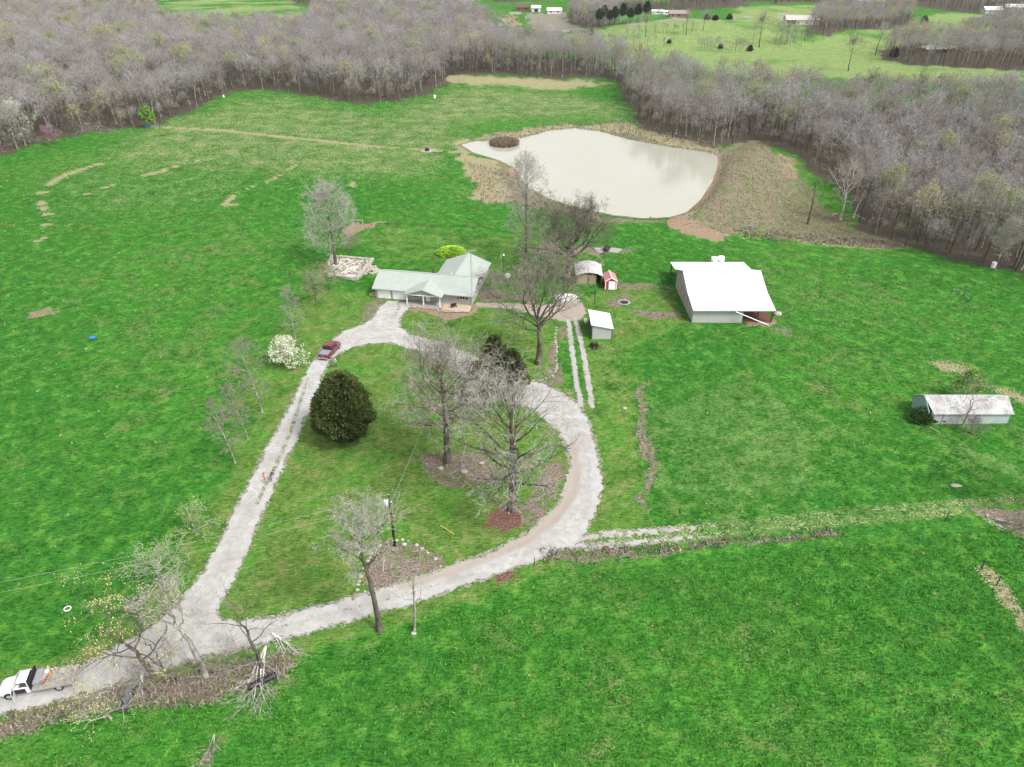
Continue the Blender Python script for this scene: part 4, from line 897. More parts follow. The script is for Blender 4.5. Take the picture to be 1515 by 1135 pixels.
# dark object (grill) on the patio
def world_of(o, v): return Matrix.Translation(o.location) @ Matrix.Rotation(o.rotation_euler.z, 4, 'Z') @ Vector(v)
q = world_of(house, (17.2,-1.7,.05)); gr = empty('garden_bench', q, .4, 'small black bench standing on the stone patio in front of the house', 'bench')
MB().box(-.6,.6,-.2,.2,.40,.45).build('seat', BLACKI, gr); MB().box(-.6,.6,.2,.24,.45,.85).build('backrest', BLACKI, gr)
for a in (-.55,.55):
    for b in (-.17,.17): MB().box(a-.03,a+.03,b-.03,b+.03,-.05,.40).build('leg', BLACKI, gr)
# antenna tower on the front right corner
q = world_of(house, (20.75,-.35,0)); at_ = empty('antenna_mast', (q.x, q.y, hz(q.x, q.y)), .3, 'tall thin lattice mast with a television antenna at the house corner', 'antenna')
m = MB(); L3 = [(.16*math.cos(a), .16*math.sin(a)) for a in (0, 2.094, 4.189)]
for a in L3: m.cyl((a[0],a[1],-.2),(a[0],a[1],11.6),.022,.022,5)
for k in range(38):
    z = k*.3; a, b = L3[k%3], L3[(k+1)%3]; m.cyl((a[0],a[1],z),(b[0],b[1],z+.3),.012,.012,4); a = L3[(k+2)%3]; m.cyl((b[0],b[1],z),(a[0],a[1],z+.3),.012,.012,4)
m.build('mast', STEEL, at_)
m = MB(); m.cyl((-.9,0,12.1),(1.1,0,12.1),.03,.03,5); m.cyl((0,0,11.5),(0,0,12.2),.03,.03,5)
for k in range(8): x_ = -.85+k*.27; l_ = 1.0-.07*k; m.cyl((x_,-l_,12.1),(x_,l_,12.1),.022,.022,4)
m.build('antenna', STEEL, at_)
# yard light pole
x, y = G(742,414); yl = empty('yard_light', (x, y, hz(x, y)), 0, 'weathered pole with a white lamp behind the right side of the house', 'lamp post')
MB().cyl((0,0,-.3),(0,0,6.0),.11,.08,8).build('pole', BARKP, yl); m = MB().cyl((0,0,5.8),(.5,-.2,6.0),.03,.03,6); m.build('arm', STEEL, yl)
MB().cyl((.5,-.2,6.02),(.5,-.2,5.78),.10,.26,10).build('lamp_head', WHITE, yl); MB().box(-.28,-.02,-.12,.12,5.2,5.7).build('meter_box', STEEL, yl)
x, y = G(751,416); ds = empty('satellite_dish', (x, y, hz(x, y)), 0, 'white satellite dish standing in the grass right of the yard light pole', 'dish')
MB().cyl((0,0,-.2),(0,0,1.2),.04,.04,6).build('post', STEEL, ds)
m = MB(); vs_ = [(0,-.05,1.35)]; fs_ = []
for j in range(1,4):
    for i in range(12): a = 2*PI*i/12; rr = .2*j; vs_.append((rr*math.cos(a), -.05-.22*rr*rr-.0, 1.35+rr*math.sin(a)))
for i in range(12): fs_.append((0,1+i,1+(i+1)%12))
for j in range(2):
    for i in range(12): fs_.append((1+j*12+i,1+j*12+(i+1)%12,1+(j+1)*12+(i+1)%12,1+(j+1)*12+i))
m.add(vs_, fs_); o = m.build('reflector', WHITE, ds, True); o.modifiers.new('s','SOLIDIFY').thickness = .03
MB().cyl((0,-.1,.9),(0,-.55,1.25),.02,.02,5).build('arm', STEEL, ds)

# ---------------------------------------------------------------- the barn
bx0, by0 = 35.1, 128.1; bz = hz(42, 138); barn = empty('barn', (bx0, by0, bz), 0, 'large barn with broad white metal roof and open bay on its right', 'barn')
ZE, ZB, ZR, ZL, ZT = 2.95, 3.95, 6.0, 3.9, 3.0; YB, YR, YL, YT = 5.6, 11.5, 17.2, 23.3; XR = 15.7
m = MB(); prof = [(0,-.5),(17.0,-.5),(17.0,ZL-.25),(YR,ZR-.18),(YB,ZB-.12),(0,ZE-.14)]
m.polyx(prof[:], 0, .12); m.build('end_wall', LILAC, barn)
m = MB(); m.box(.12, 9.7, 0, .12, -.5, ZE-.12); m.build('front_wall', WHITEMETAL, barn)
m = MB(); m.box(.12, 9.7, 16.88, 17.0, -.5, ZL-.25); m.build('rear_wall', WHITEMETAL, barn)
m = MB(); m.polyx([(.13,-.5),(16.87,-.5),(16.87,ZL-.3),(YR,ZR-.2),(YB,ZB-.14),(.13,ZE-.18)], 9.58, 9.7); m.build('inner_wall', DARKW, barn)
m = MB(); m.slab([(-.2,-.5,ZE),(XR,-.5,ZE),(XR,YB,ZB),(-.2,YB,ZB)], .09); m.slab([(-.2,YB+.004,ZB-.002),(XR,YB+.004,ZB-.002),(XR,YR,ZR),(-.2,YR,ZR)], .09)
m.slab([(-.2,YR+.004,ZR-.002),(XR,YR+.004,ZR-.002),(XR,YL,ZL),(-.2,YL,ZL)], .09); m.box(-.22, XR+.02, YR-.18, YR+.18, ZR-.03, ZR+.05)
m.build('roof', ROOFW, barn)
m = MB(); m.slab([(-.35,YL+.01,ZL-.12),(XR+.1,YL+.01,ZL-.12),(XR+.1,YT,ZT),(-.35,YT,ZT)], .08); m.build('lean_to_roof', ROOFW, barn)
m = MB()
for a, b in (((-.5,ZE-.0),(YB,ZB-.0)),((YB,ZB-.0),(YR,ZR-.0)),((YR,ZR),(YL,ZL))):
    m.slab([(-.26,a[0],a[1]-.02),(-.203,a[0],a[1]-.02),(-.203,b[0],b[1]-.02),(-.26,b[0],b[1]-.02)], .28)
m.box(-.05,-.002,-.1,17.0,2.55,2.68); m.box(-.26,XR,-.62,-.505,ZE-.18,ZE-.01); m.build('trim', TRIMG, barn)
for x_, y_, zt in ((15.4,.1,ZE-.1),(12.6,.1,ZE-.1),(15.4,5.6,ZB-.1),(15.4,11.4,ZR-.12),(12.6,11.4,ZR-.12),(15.4,17.0,ZL-.3),(0,23.0,ZT-.09),(5.2,23.0,ZT-.09),(10.4,23.0,ZT-.09),(15.5,23.0,ZT-.09)):
    MB().box(x_-.1,x_+.1,y_-.1,y_+.1,-.5,zt).build('post', DARKW, barn)
m = MB(); 
for y_ in (2.6, 5.6, 8.4, 11.3, 14.2): m.box(-.055,-.003,y_-.05,y_+.05,-.1,2.548)
m.build('sliding_door_battens', TRIMG, barn)
MB().cyl((7.9,-.75,ZE-.15),(14.6,-1.3,.15),.09,.09,6).build('fallen_gutter', STEEL, barn)
t_ = MB(); t_.box(9.75,15.9,.3,16.8,-.3,.06); t_.build('dirt_floor', DIRT, barn)
for i, (px_, py_, lab) in enumerate([(1056,386,'left one of two white plastic tanks behind the barn'),(1066,385,'right one of two white plastic tanks behind the barn')]):
    x, y = G(px_, py_+4); b_ = empty('water_tank', (x, y, hz(x, y)), 0, lab, 'tank'); MB().cyl((0,0,-.2),(0,0,1.5),.75,.75,14).build('tank_shell', WHITE, b_, True); MB().cyl((0,0,1.5),(0,0,1.62),.75,.3,14).build('lid', WHITE, b_)

# ---------------------------------------------------------------- small white shed
x, y = 14.9, 121.3; s = empty('white_shed', (x, y, hz(x, y)), 0, 'small white metal shed with a roof sloping down to the right, beside the track', 'shed')
m = MB(); m.poly([(0,-.3),(3.75,-.3),(3.75,2.28),(0,3.02)], .06, 6.0); m.build('wall', WHITEMETAL, s)
m = MB(); m.slab([(-.25,-.25,3.14),(3.95,-.25,2.31),(3.95,6.3,2.31),(-.25,6.3,3.14)], .08); m.build('roof', ribbed('white_roof_small', (.66,.66,.67), 1, .32, .4), s)
m = MB()
for a in (-.03, 3.70): m.box(a, a+.08, .0, .058, -.3, 2.95 if a < 1 else 2.22)
m.box(-.06,-.004,.06,6.0,-.3,3.0); m.box(-.02,3.78,.02,.058,-.3,-.02); m.build('green_trim', simple('dark_green_metal', (.03,.075,.06), .5), s)
MB().box(.2,3.5,.03,.057,.02,2.1).build('door', WHITEMETAL, s); MB().box(3.0,3.06,-.01,.03,1.0,1.15).build('latch', BLACKI, s)
x, y = G(890,472); ev = empty('metal_post', (x-.8, y+6.3, hz(x, y)), 0, 'short dark flue post standing behind the small white shed', 'post'); MB().cyl((0,0,-.3),(0,0,3.2),.09,.09,7).build('post', DARKW, ev); MB().cyl((0,0,3.2),(0,0,3.3),.13,.13,7).build('cap', DARKW, ev)
x, y = G(868,484); pt = empty('propane_tank', (x, y+1.5, hz(x, y)), 0, 'small white gas tank against the left side of the white shed', 'tank'); MB().cyl((-.1,-.5,.55),(-.1,.7,.55),.32,.32,12).build('tank_body', WHITE, pt, True)
for yy in (-.3,.5): MB().box(-.3,.1,yy-.05,yy+.05,-.1,.3).build('foot', STEEL, pt)

# ---------------------------------------------------------------- red shed
x, y = 19.75, 143.2; s = empty('red_shed', (x, y, hz(x, y)), R(2), 'little red garden shed with a white door and faded red roof', 'shed')
m = MB(); m.poly([(0,-.2),(2.4,-.2),(2.4,1.95),(1.2,2.65),(0,1.95)], 0, 3.6); m.build('wall', RED, s)
m = MB(); m.slab([(-.2,-.2,1.93),(1.2,-.2,2.78),(1.2,3.8,2.78),(-.2,3.8,1.93)], .07); m.slab([(2.6,-.2,1.93),(1.2,-.2,2.78),(1.2,3.8,2.78),(2.6,3.8,1.93)], .07); m.build('roof', REDR, s)
m = MB(); m.box(1.0,1.4,-.21,3.81,2.70,2.80); m.build('ridge_cap', simple('ridge_grey', (.42,.38,.35)), s)
m = MB(); m.box(-.03,.12,-.05,-.003,-.2,1.93); m.box(2.28,2.43,-.05,-.003,-.2,1.93); m.slab([(-.22,-.26,1.95),(1.2,-.26,2.8),(1.2,-.205,2.8),(-.22,-.205,1.95)], .16); m.slab([(2.62,-.26,1.95),(1.2,-.26,2.8),(1.2,-.205,2.8),(2.62,-.205,1.95)], .16); m.build('trim', WHITE, s)
d_ = MB().box(.72,2.15,-.055,-.003,-.1,1.85).build('door', WHITE, s); MB().box(2.0,2.06,-.09,-.055,.9,1.05).build('handle', BLACKI, d_)

# ---------------------------------------------------------------- weathered open shed
x, y = 13.75, 145.8; s = empty('open_shed', (x, y, hz(x, y)), R(-2), 'weathered open-fronted shed with an arched pale metal roof, left of the red shed', 'shed')
OR_ = ribbed('old_pale_roof', (.52,.51,.51), 1, .7, .6, stain=(.33,.31,.30))
m = MB(); xs_ = [-.2,1.2,2.8,4.4,5.7]; zs_ = [2.15,2.62,2.85,2.62,2.05]
for k in range(4): m.slab([(xs_[k],-.3,zs_[k]),(xs_[k+1],-.3,zs_[k+1]),(xs_[k+1],6.4,zs_[k+1]),(xs_[k],6.4,zs_[k])], .07)
m.build('roof', OR_, s)
m = MB(); m.box(0,.1,.1,6.2,-.3,2.12); m.build('left_wall', simple('grey_boards', (.20,.175,.155), .95), s); MB().box(5.4,5.5,.1,6.2,-.3,2.08).build('right_wall', bpy.data.materials['grey_boards'], s)
MB().box(.1,5.4,6.1,6.2,-.3,2.45).build('rear_wall', bpy.data.materials['grey_boards'], s)
for x_ in (.05,2.75,5.45): MB().box(x_-.08,x_+.08,-.05,.1,-.3,2.1 if x_ != 2.75 else 2.72).build('post', bpy.data.materials['grey_boards'], s)
MB().box(.12,2.66,.11,.18,-.3,2.2).build('front_boards', HAY, s); MB().box(2.84,4.3,.11,.18,-.3,2.1).build('front_panel', simple('tan_boards', (.30,.22,.16), .95), s)

# ---------------------------------------------------------------- long old metal shed on the right
x, y = 64.6, 93.7; s = empty('metal_shed', (x, y, hz(x+5, y+2)), 0, 'long old pale blue metal shed with a rust-stained white roof, alone in the right field', 'shed')
BL = ribbed('pale_blue_metal', (.42,.47,.49), 0, .25, .6, stain=(.30,.34,.35)); BLG = ribbed('pale_blue_metal_end', (.25,.36,.38), 1, .25, .6)
m = MB(); m.box(.02,12.3,0,.1,-.3,2.05); m.build('front_wall', BL, s); MB().box(.02,12.3,4.9,5.0,-.3,2.05).build('rear_wall', BL, s)
m = MB(); m.polyx([(.1,-.3),(4.9,-.3),(4.9,2.05),(3.0,3.35),(2.1,3.35),(.1,2.05)], -.35, -.25); m.build('left_gable', BLG, s); m = MB(); m.polyx([(.1,-.3),(4.9,-.3),(4.9,2.05),(2.5,3.45),(.1,2.05)], 12.2, 12.3); m.build('right_gable', BLG, s)
OS = ribbed('rusty_white_roof', (.43,.43,.44), 0, .3, .6, stain=(.20,.175,.165))
m = MB(); m.slab([(.25,-.35,1.95),(12.6,-.35,1.95),(12.6,2.5,3.65),(-.5,2.5,3.65)], .06); m.slab([(-.5,5.3,1.95),(12.6,5.3,1.95),(12.6,2.504,3.648),(-.5,2.504,3.648)], .06); m.build('roof', OS, s)
MB().box(7.05,7.75,-.05,-.003,-.2,1.95).build('door', simple('blue_grey_door', (.20,.26,.34)), s)
m = MB(); m.box(6.95,7.03,-.06,-.003,-.2,1.98); m.box(2.0,2.06,-.05,-.003,-.1,1.6); m.box(-.02,.05,-.07,-.004,-.3,1.95); m.build('door_track', DARKW, s)
for x_ in (1.35, 2.45): MB().box(x_-.16,x_+.16,-.04,-.003,.25,.5).build('vent_hole', BLACKI, s)
MB().box(.3,12.3,-.12,-.01,-.3,.02).build('footing', HAY, s)
x, y = G(1375,632); pl = MB(); pl.cyl((0,0,.06),(.9,-1.6,.06),.07,.06,6); o = pl.build('fallen_post', STONE); o.location = (x, y, hz(x, y)); tag(o, 'pale post lying in the grass at the left front corner of the old metal shed', 'post')

# ---------------------------------------------------------------- old stone foundation
C4 = [G(481,407), G(529,415), G(552,387), G(491,382)]
cx, cy = sum(p[0] for p in C4)/4, sum(p[1] for p in C4)/4; zz = hz(cx, cy)
fo = empty('stone_foundation', (cx, cy, zz), 0, 'ruined stone foundation with pale rubble floor at the foot of the oval bare tree', 'ruin')
m = MB(); rg = random.Random(8)
for i in range(4):
    a, b = Vector(C4[i]), Vector(C4[(i+1)%4]); L = (b-a).length; n = int(L/.42)
    for lay in range(2):
        for k in range(n):
            p = a.lerp(b, (k+rg.random()*.5)/n); m.blob((p.x-cx+rg.uniform(-.12,.12), p.y-cy+rg.uniform(-.12,.12), .12+.38*lay+(0 if i != 1 else .15)), rg.uniform(.26,.38), rg.random(), 6, (1.1,1,.75), .22)
m.build('wall', STONE, fo)
m = MB(); n = 26; g0 = len(m.v)
vs_ = []; 
for j in range(n):
    for i in range(n):
        u, v = i/(n-1), j/(n-1); p = Vector(C4[0]).lerp(Vector(C4[1]), u).lerp(Vector(C4[3]).lerp(Vector(C4[2]), u), v); vs_.append((p.x-cx, p.y-cy, .12+.28*random.Random(i*77+j).random()+.15*math.sin(i*.5)*math.cos(j*.4)))
m.add(vs_, [(j*n+i, j*n+i+1, (j+1)*n+i+1, (j+1)*n+i) for j in range(n-1) for i in range(n-1)]); 
t = NT('rubble_floor'); nn = t.noise(1.4, 5, .7, t.coord()); t.done(t.mix(t.lin(nn, .42, .56), (.10,.10,.05), (.46,.43,.40)), .95, nn, .1, .8, .1); m.build('rubble_floor', t.mat, fo)
def stone_heap(name, label, px, py, rx_, ry_, n, smin, smax, hgt_, seed, mat=STONE, stuff=True, cat=None, rz=0):
    x, y = G(px, py); rg = random.Random(seed); m = MB()
    for k in range(n):
        a = rg.uniform(0, 6.28); r_ = math.sqrt(rg.random()); m.blob((rx_*r_*math.cos(a), ry_*r_*math.sin(a), hgt_*(1-r_)*rg.random()+.05), rg.uniform(smin, smax), rg.random(), 6, (1,1,.7))
    o = m.build(name, mat); o.location = (x, y, hz(x, y)); o.rotation_euler.z = rz
    tag(o, label, cat, kind='stuff' if stuff else None); return o
stone_heap('rubble', None, 547, 400, 2.0, 2.3, 70, .18, .45, .7, 3)
stone_heap('rubble', None, 553, 436, .9, .8, 22, .12, .28, .5, 5, TAN)
def line_stones(P, gap, smin, smax, seed, mat=STONE, jit=.12):
    W = GP(P); rg = random.Random(seed); m = MB(); x0, y0 = W[0]; z0 = hz(x0, y0)
    for i in range(len(W)-1):
        a, b = Vector(W[i]), Vector(W[i+1]); n = max(1, int((b-a).length/gap))
        for k in range(n):
            if rg.random() < .2: continue
            p = a.lerp(b, (k+rg.random()*.6)/n)+Vector((rg.uniform(-jit,jit), rg.uniform(-jit,jit))); m.blob((p.x-x0, p.y-y0, hz(p.x, p.y)-z0+.04), rg.uniform(smin, smax), rg.random(), 6, (1.15,1,.6))
    o = m.build('edging_stones', mat); o.location = (x0, y0, z0); tag(o, kind='stuff')
line_stones([(824,482),(822,500),(824,530),(823,548),(816,558),(798,563),(776,564)], .42, .12, .24, 1)
line_stones([(531,868),(533,850),(545,828),(560,808),(578,799),(600,799),(622,809),(640,822),(650,833),(652,842)], .6, .13, .27, 2)
line_stones([(528,872),(540,874),(552,872)], .5, .14, .26, 7)
line_stones([(630,690),(640,672),(665,668)], 1.1, .1, .2, 3); line_stones([(556,452),(575,450)], .5, .1, .2, 4)
line_stones([(1455,765),(1466,768),(1480,778),(1490,784)], .45, .12, .3, 5, STONE, .5); line_stones([(895,512),(905,516),(912,520)], .5, .12, .25, 9, STONE, .3)
line_stones([(738,745),(752,760),(760,765)], .9, .1, .22, 10)
line_stones([(885,668),(880,740),(868,780)], 1.0, .07, .15, 11, STONE, 1.0)
def boulder(px, py, r_, lab, seed, sq=(1.3,.9,.7)):
    x, y = G(px, py); o = MB().blob((0,0,r_*.35), r_, seed, 10, sq, .12).build('boulder', STONE, None, True); o.location = (x, y, hz(x, y)); tag(o, lab, 'boulder')
boulder(652,694,.38,'flat pale boulder at the foot of the dark-trunked oak in the leaf bed',1); boulder(687,699,.42,'pinkish-white boulder near the middle of the leaf bed under the oaks',2); boulder(712,686,.28,'smaller pale boulder at the right side of the leaf bed under the oaks',3,(1.6,.8,.6))
boulder(598,806,.3,'round white stone beside the power pole in its stone-edged bed',4); boulder(612,938,.26,'white stone in the grass below the small dead roadside tree',5); boulder(924,605,.3,'lone white stone in the grass right of the two-rut track',6)
boulder(1413,720,.5,'pale flat stone in the right field above the fence corner',7,(1.8,.7,.4)); boulder(1150,466,.7,'pale boulder at the right corner post of the barn',8)
# white gravel pile
x, y = G(838, 440); n = 22; m = MB(); vs_ = []
for j in range(n):
    for i in range(n):
        u, v = (i/(n-1)-.5)*2, (j/(n-1)-.5)*2; rr = math.hypot(u, v); a = math.atan2(v, u)
        hh = max(-.08, (1-(rr/(.78+.12*math.sin(a*3)))**1.5))*.75+.08*random.Random(i*31+j*7).random(); vs_.append((u*2.6, v*2.4, hh))
m.add(vs_, [(j*n+i, j*n+i+1, (j+1)*n+i+1, (j+1)*n+i) for j in range(n-1) for i in range(n-1)]); o = m.build('gravel_pile', simple('white_gravel', (.58,.56,.54), .95, .1, var=.2, scale=6), None, True); o.location = (x, y, hz(x, y)); tag(o, 'low pile of white gravel at the head of the two-rut track', 'pile')
# fire pit
x, y = G(923, 448); fp = empty('fire_pit', (x, y, hz(x, y)), 0, 'round stone fire pit with black ash in the barnyard', 'fire pit'); m = MB(); rg = random.Random(2)
for k in range(26): a = 2*PI*k/26; m.blob((1.1*math.cos(a), 1.1*math.sin(a), .1), rg.uniform(.15,.24), k, 6)
m.build('stone_ring', STONE, fp); MB().cyl((0,0,-.1),(0,0,.09),.95,.9,14).build('ash', BLACKI, fp); MB().cyl((-.5,-.2,.14),(.5,.3,.2),.08,.07,6).build('charred_log', DARKW, fp)
# ---------------------------------------------------------------- vehicles
def carpaint(name, col): 
    t = NT(name); return t.done(col, .28, spec=.6, Coat_Weight=.6, Coat_Roughness=.08)
TYRE = simple('tyre_rubber', (.018,.018,.018), .85, .2); RIM = simple('wheel_rim', (.45,.45,.46), .3, .5, .6); PLAST = simple('black_plastic', (.025,.025,.027), .6)
CHROME = simple('chrome', (.6,.6,.62), .2, .6, .8); LAMPR = simple('lamp_red', (.30,.02,.02), .2, .6); LAMPW = simple('lamp_clear', (.55,.55,.55), .1, .6); SEATG = simple('seat_grey', (.07,.07,.075), .9)
def wheel(parent, x, y, r_, w_):
    o = empty('wheel', (x, y, r_), 0); o.parent = parent
    n = 20; m = MB()
    prof = [(-w_/2,.62*r_),(-w_/2,.90*r_),(-w_*.36,r_),(w_*.36,r_),(w_/2,.90*r_),(w_/2,.62*r_)]; vs_ = []
    for i in range(n):
        a = 2*PI*i/n; vs_ += [(rr*math.cos(a), yy, rr*math.sin(a)) for yy, rr in prof]
    k = len(prof); m.add(vs_, [(i*k+j, i*k+(j+1)%k, ((i+1)%n)*k+(j+1)%k, ((i+1)%n)*k+j) for i in range(n) for j in range(k)]); m.build('tyre', TYRE, o, True)
    m = MB(); m.cyl((0,-w_*.38,0),(0,w_*.38,0),.63*r_,.63*r_,14); s_ = 1 if y > 0 else -1
    m.cyl((0,s_*w_*.38,0),(0,s_*w_*.52,0),.2*r_,.16*r_,8)
    for q in range(5): a = 2*PI*q/5; m.cyl((.12*r_*math.cos(a),s_*w_*.40,.12*r_*math.sin(a)),(.58*r_*math.cos(a),s_*w_*.40,.58*r_*math.sin(a)),.06*r_,.06*r_,4)
    m.build('rim', RIM, o)
def loft(rows):
    """rows: list of (x, half width, z) rings: each ring = list of (y,z) at x; closes to a skin"""
    m = MB(); k = len(rows[0][1]); vs_ = [(x, y, z) for x, ring in rows for y, z in ring]
    m.add(vs_, [(i*k+j, i*k+(j+1)%k, (i+1)*k+(j+1)%k, (i+1)*k+j) for i in range(len(rows)-1) for j in range(k)]+[tuple(range(k))[::-1], tuple(range((len(rows)-1)*k, len(rows)*k))]); return m
def ring(hw, z0, z1, tuck=.05, top=.10): return [(-hw+tuck,z0),(-hw,z0+.18),(-hw+.01,z1-.14),(-hw+top,z1),(hw-top,z1),(hw-.01,z1-.14),(hw,z0+.18),(hw-tuck,z0)]
def arches(parent, xs, hw, r_):
    for x in xs:
        for s_ in (-1, 1):
            m = MB(); n = 12; pv = []
            for i in range(n+1):
                a = PI*i/n; pv += [(x+(r_+.05)*math.cos(a), s_*(hw+.012), r_+(r_+.05)*math.sin(a)), (x+(r_+.05)*math.cos(a), s_*(hw-.25), r_+(r_+.05)*math.sin(a))]
            m.add(pv, [(2*i,2*i+1,2*i+3,2*i+2) for i in range(n)]+[tuple(2*i for i in range(n+1))]); m.build('wheel_arch', PLAST, parent)
def cab(parent, x0, x1, hw, zb, zt, paint, rows_, door_open=None):
    """x0 rear, x1 front base. roof, pillars and glass set between them"""
    ti = .17; rf_ = x1-.62; rr_ = x0+.16; m = MB()
    m = loft([(rr_-.02,[(-hw+ti+.08,zt-.05),(-hw+ti+.14,zt),(hw-ti-.14,zt),(hw-ti-.08,zt-.05)]),(rr_+.1,[(-hw+ti,zt-.06),(-hw+ti+.1,zt+.03),(hw-ti-.1,zt+.03),(hw-ti,zt-.06)]),(rf_-.15,[(-hw+ti,zt-.06),(-hw+ti+.1,zt+.03),(hw-ti-.1,zt+.03),(hw-ti,zt-.06)]),(rf_+.03,[(-hw+ti+.08,zt-.07),(-hw+ti+.14,zt-.02),(hw-ti-.14,zt-.02),(hw-ti-.08,zt-.07)])])
    m.build('cab_roof', paint, parent, True)
    m = MB()
    for s_ in (-1,1):
        m.cyl((x1,s_*(hw-.06),zb-.02),(rf_,s_*(hw-ti-.02),zt-.04),.055,.045,6); m.cyl((x0+.03,s_*(hw-.06),zb-.02),(rr_,s_*(hw-ti-.02),zt-.04),.075,.06,6)
        for xm in rows_: m.cyl((xm,s_*(hw-.05),zb-.02),(xm-.05,s_*(hw-ti-.02),zt-.04),.05,.045,6)
    m.build('pillar', paint, parent)
    def q(pts, nm): mm = MB(); mm.slab(pts, .02) if False else mm.add(pts, [(0,1,2,3)]); o = mm.build(nm, GLASS, parent); o.modifiers.new('s','SOLIDIFY').thickness = .015
    q([(x1-.02,-hw+.1,zb),(x1-.02,hw-.1,zb),(rf_,hw-ti-.04,zt-.06),(rf_,-hw+ti+.04,zt-.06)], 'windscreen'); q([(x0+.04,-hw+.1,zb),(x0+.04,hw-.1,zb),(rr_,hw-ti-.04,zt-.06),(rr_,-hw+ti+.04,zt-.06)], 'rear_window')
    eds = [x0+.08]+list(rows_)+[x1-.05]; tops = [rr_+.04]+[r-.05 for r in rows_]+[rf_-.04]
    for s_ in (-1,1):
        for k in range(len(eds)-1):
            if door_open == s_ and k == len(eds)-2: continue
            q([(eds[k],s_*(hw-.055),zb),(eds[k+1],s_*(hw-.055),zb),(tops[k+1],s_*(hw-ti-.015),zt-.06),(tops[k],s_*(hw-ti-.015),zt-.06)], 'side_window')
    MB().box(x0+.2, x1-.7, -hw+.22, hw-.22, zb-.35, zb+.05).build('seat', SEATG, parent)
def place_vehicle(root, ca, cb, side):
    a, b = Vector(G(*ca)), Vector(G(*cb)); d = (b-a).normalized(); nrm = Vector((-d.y, d.x))*side; mid = (a+b)/2+nrm
    root.location = (mid.x, mid.y, hz(mid.x, mid.y)+.02); root.rotation_euler.z = math.atan2(d.y, d.x); return (b-a).length
PR = carpaint('paint_dark_red', (.17,.012,.03)); PW = carpaint('paint_white', (.62,.62,.63))
# red crew-cab pickup, x forward
rt = empty('pickup_truck', (0,0,0), 0, 'dark red crew-cab pickup with a grey bed cover, parked on the gravel driveway', 'pickup'); wb = place_vehicle(rt, (487.5,532), (503,514), .86)
hw = .99; m = loft([(-2.85,ring(hw-.05,.45,1.12)),(-2.78,ring(hw,.40,1.16)),(-.95,ring(hw,.36,1.16)),(-.93,ring(hw,.36,1.14)),(1.05,ring(hw,.36,1.14)),(1.15,ring(hw,.38,1.17,.05,.16)),(2.35,ring(hw-.02,.40,1.10,.05,.2)),(2.75,ring(hw-.12,.45,.98,.1,.3)),(2.85,ring(hw-.22,.5,.85,.1,.3))])
m.build('body', PR, rt, True, .03); cab(rt, -.95, 1.35, hw, 1.13, 1.86, PR, (.18,))
MB().box(-2.72,-1.05,-.84,.84,1.155,1.20).build('bed_cover', simple('grey_tonneau', (.20,.225,.27), .5), rt, bevel=.01)
tg = MB().box(-2.895,-2.845,-.86,.86,.62,1.12).build('tailgate', PR, rt); MB().box(-2.93,-2.896,-.14,.14,.88,.98).build('handle', CHROME, tg)
MB().box(-3.03,-2.87,-.95,.95,.42,.60).build('rear_bumper', CHROME, rt, bevel=.03); MB().box(2.80,2.97,-.9,.9,.38,.60).build('front_bumper', CHROME, rt, bevel=.03); MB().box(2.79,2.885,-.5,.5,.62,.86).build('grille', PLAST, rt)
for s_ in (-1,1):
    MB().box(-2.90,-2.84,s_*.88-.09,s_*.88+.09,.66,1.06).build('tail_light', LAMPR, rt); MB().box(2.70,2.83,s_*.70-.14,s_*.70+.14,.68,.86).build('headlight', LAMPW, rt)
    m = MB().box(1.0,1.16,s_*1.16-.11,s_*1.16+.11,1.14,1.32); m.build('wing_mirror', CHROME, rt, bevel=.02); MB().box(-.9,1.0,s_*1.0-.03,s_*1.0+.03,.30,.36).build('running_board', PLAST, rt)
    for x_ in (-.45,.55): MB().box(x_,x_+.18,s_*1.005-.012,s_*1.005+.012,.98,1.03).build('door_handle', CHROME, rt)
arches(rt, (-1.85,1.85), hw, .40)
for x_ in (-1.85,1.85):
    for s_ in (-1,1): wheel(rt, x_, s_*.90, .41, .27)
# white flatbed truck
wt = empty('flatbed_truck', (0,0,0), 0, 'white single-cab flatbed truck with its driver door open and tools on the bed', 'truck'); wb2 = place_vehicle(wt, (90,1021), (16,1034), -.92)
hw = 1.0; ox = wb2/2-2.1
m = loft([(ox+.05,ring(hw,.42,1.18)),(ox+1.55,ring(hw,.42,1.20)),(ox+1.65,ring(hw,.42,1.24,.05,.14)),(ox+2.6,ring(hw-.01,.46,1.16,.05,.2)),(ox+3.0,ring(hw-.10,.48,1.02,.1,.3)),(ox+3.12,ring(hw-.2,.52,.92,.1,.3))])
m.build('body', PW, wt, True, .03); cab(wt, ox+.05, ox+1.78, hw, 1.17, 1.92, PW, (), door_open=1)
m = MB(); m.box(ox+.42,ox+1.42,.985,1.006,.55,1.2); m.build('door_opening', PLAST, wt)
dr = MB(); dr.box(-.02,.04,0,1.02,.5,1.18); dr.box(-.015,.03,.0,.05,1.18,1.78); dr.box(-.015,.03,.93,.98,1.18,1.72); dr.box(-.015,.03,.0,.98,1.74,1.79); d_ = dr.build('open_door', PW, wt); d_.location = (ox+1.45,1.0,0); d_.rotation_euler.z = R(14)
MB().add([(.008,.06,1.2),(.008,.92,1.2),(.008,.92,1.73),(.008,.06,1.73)], [(0,1,2,3)]).build('door_glass', GLASS, d_); MB().box(.05,.2,.12,.34,1.18,1.42).build('wing_mirror', PW, d_)
MB().box(ox+3.08,ox+3.26,-.92,.92,.42,.62).build('front_bumper', PLAST, wt, bevel=.03); MB().box(ox+3.07,ox+3.15,-.5,.5,.66,.9).build('grille', PLAST, wt)
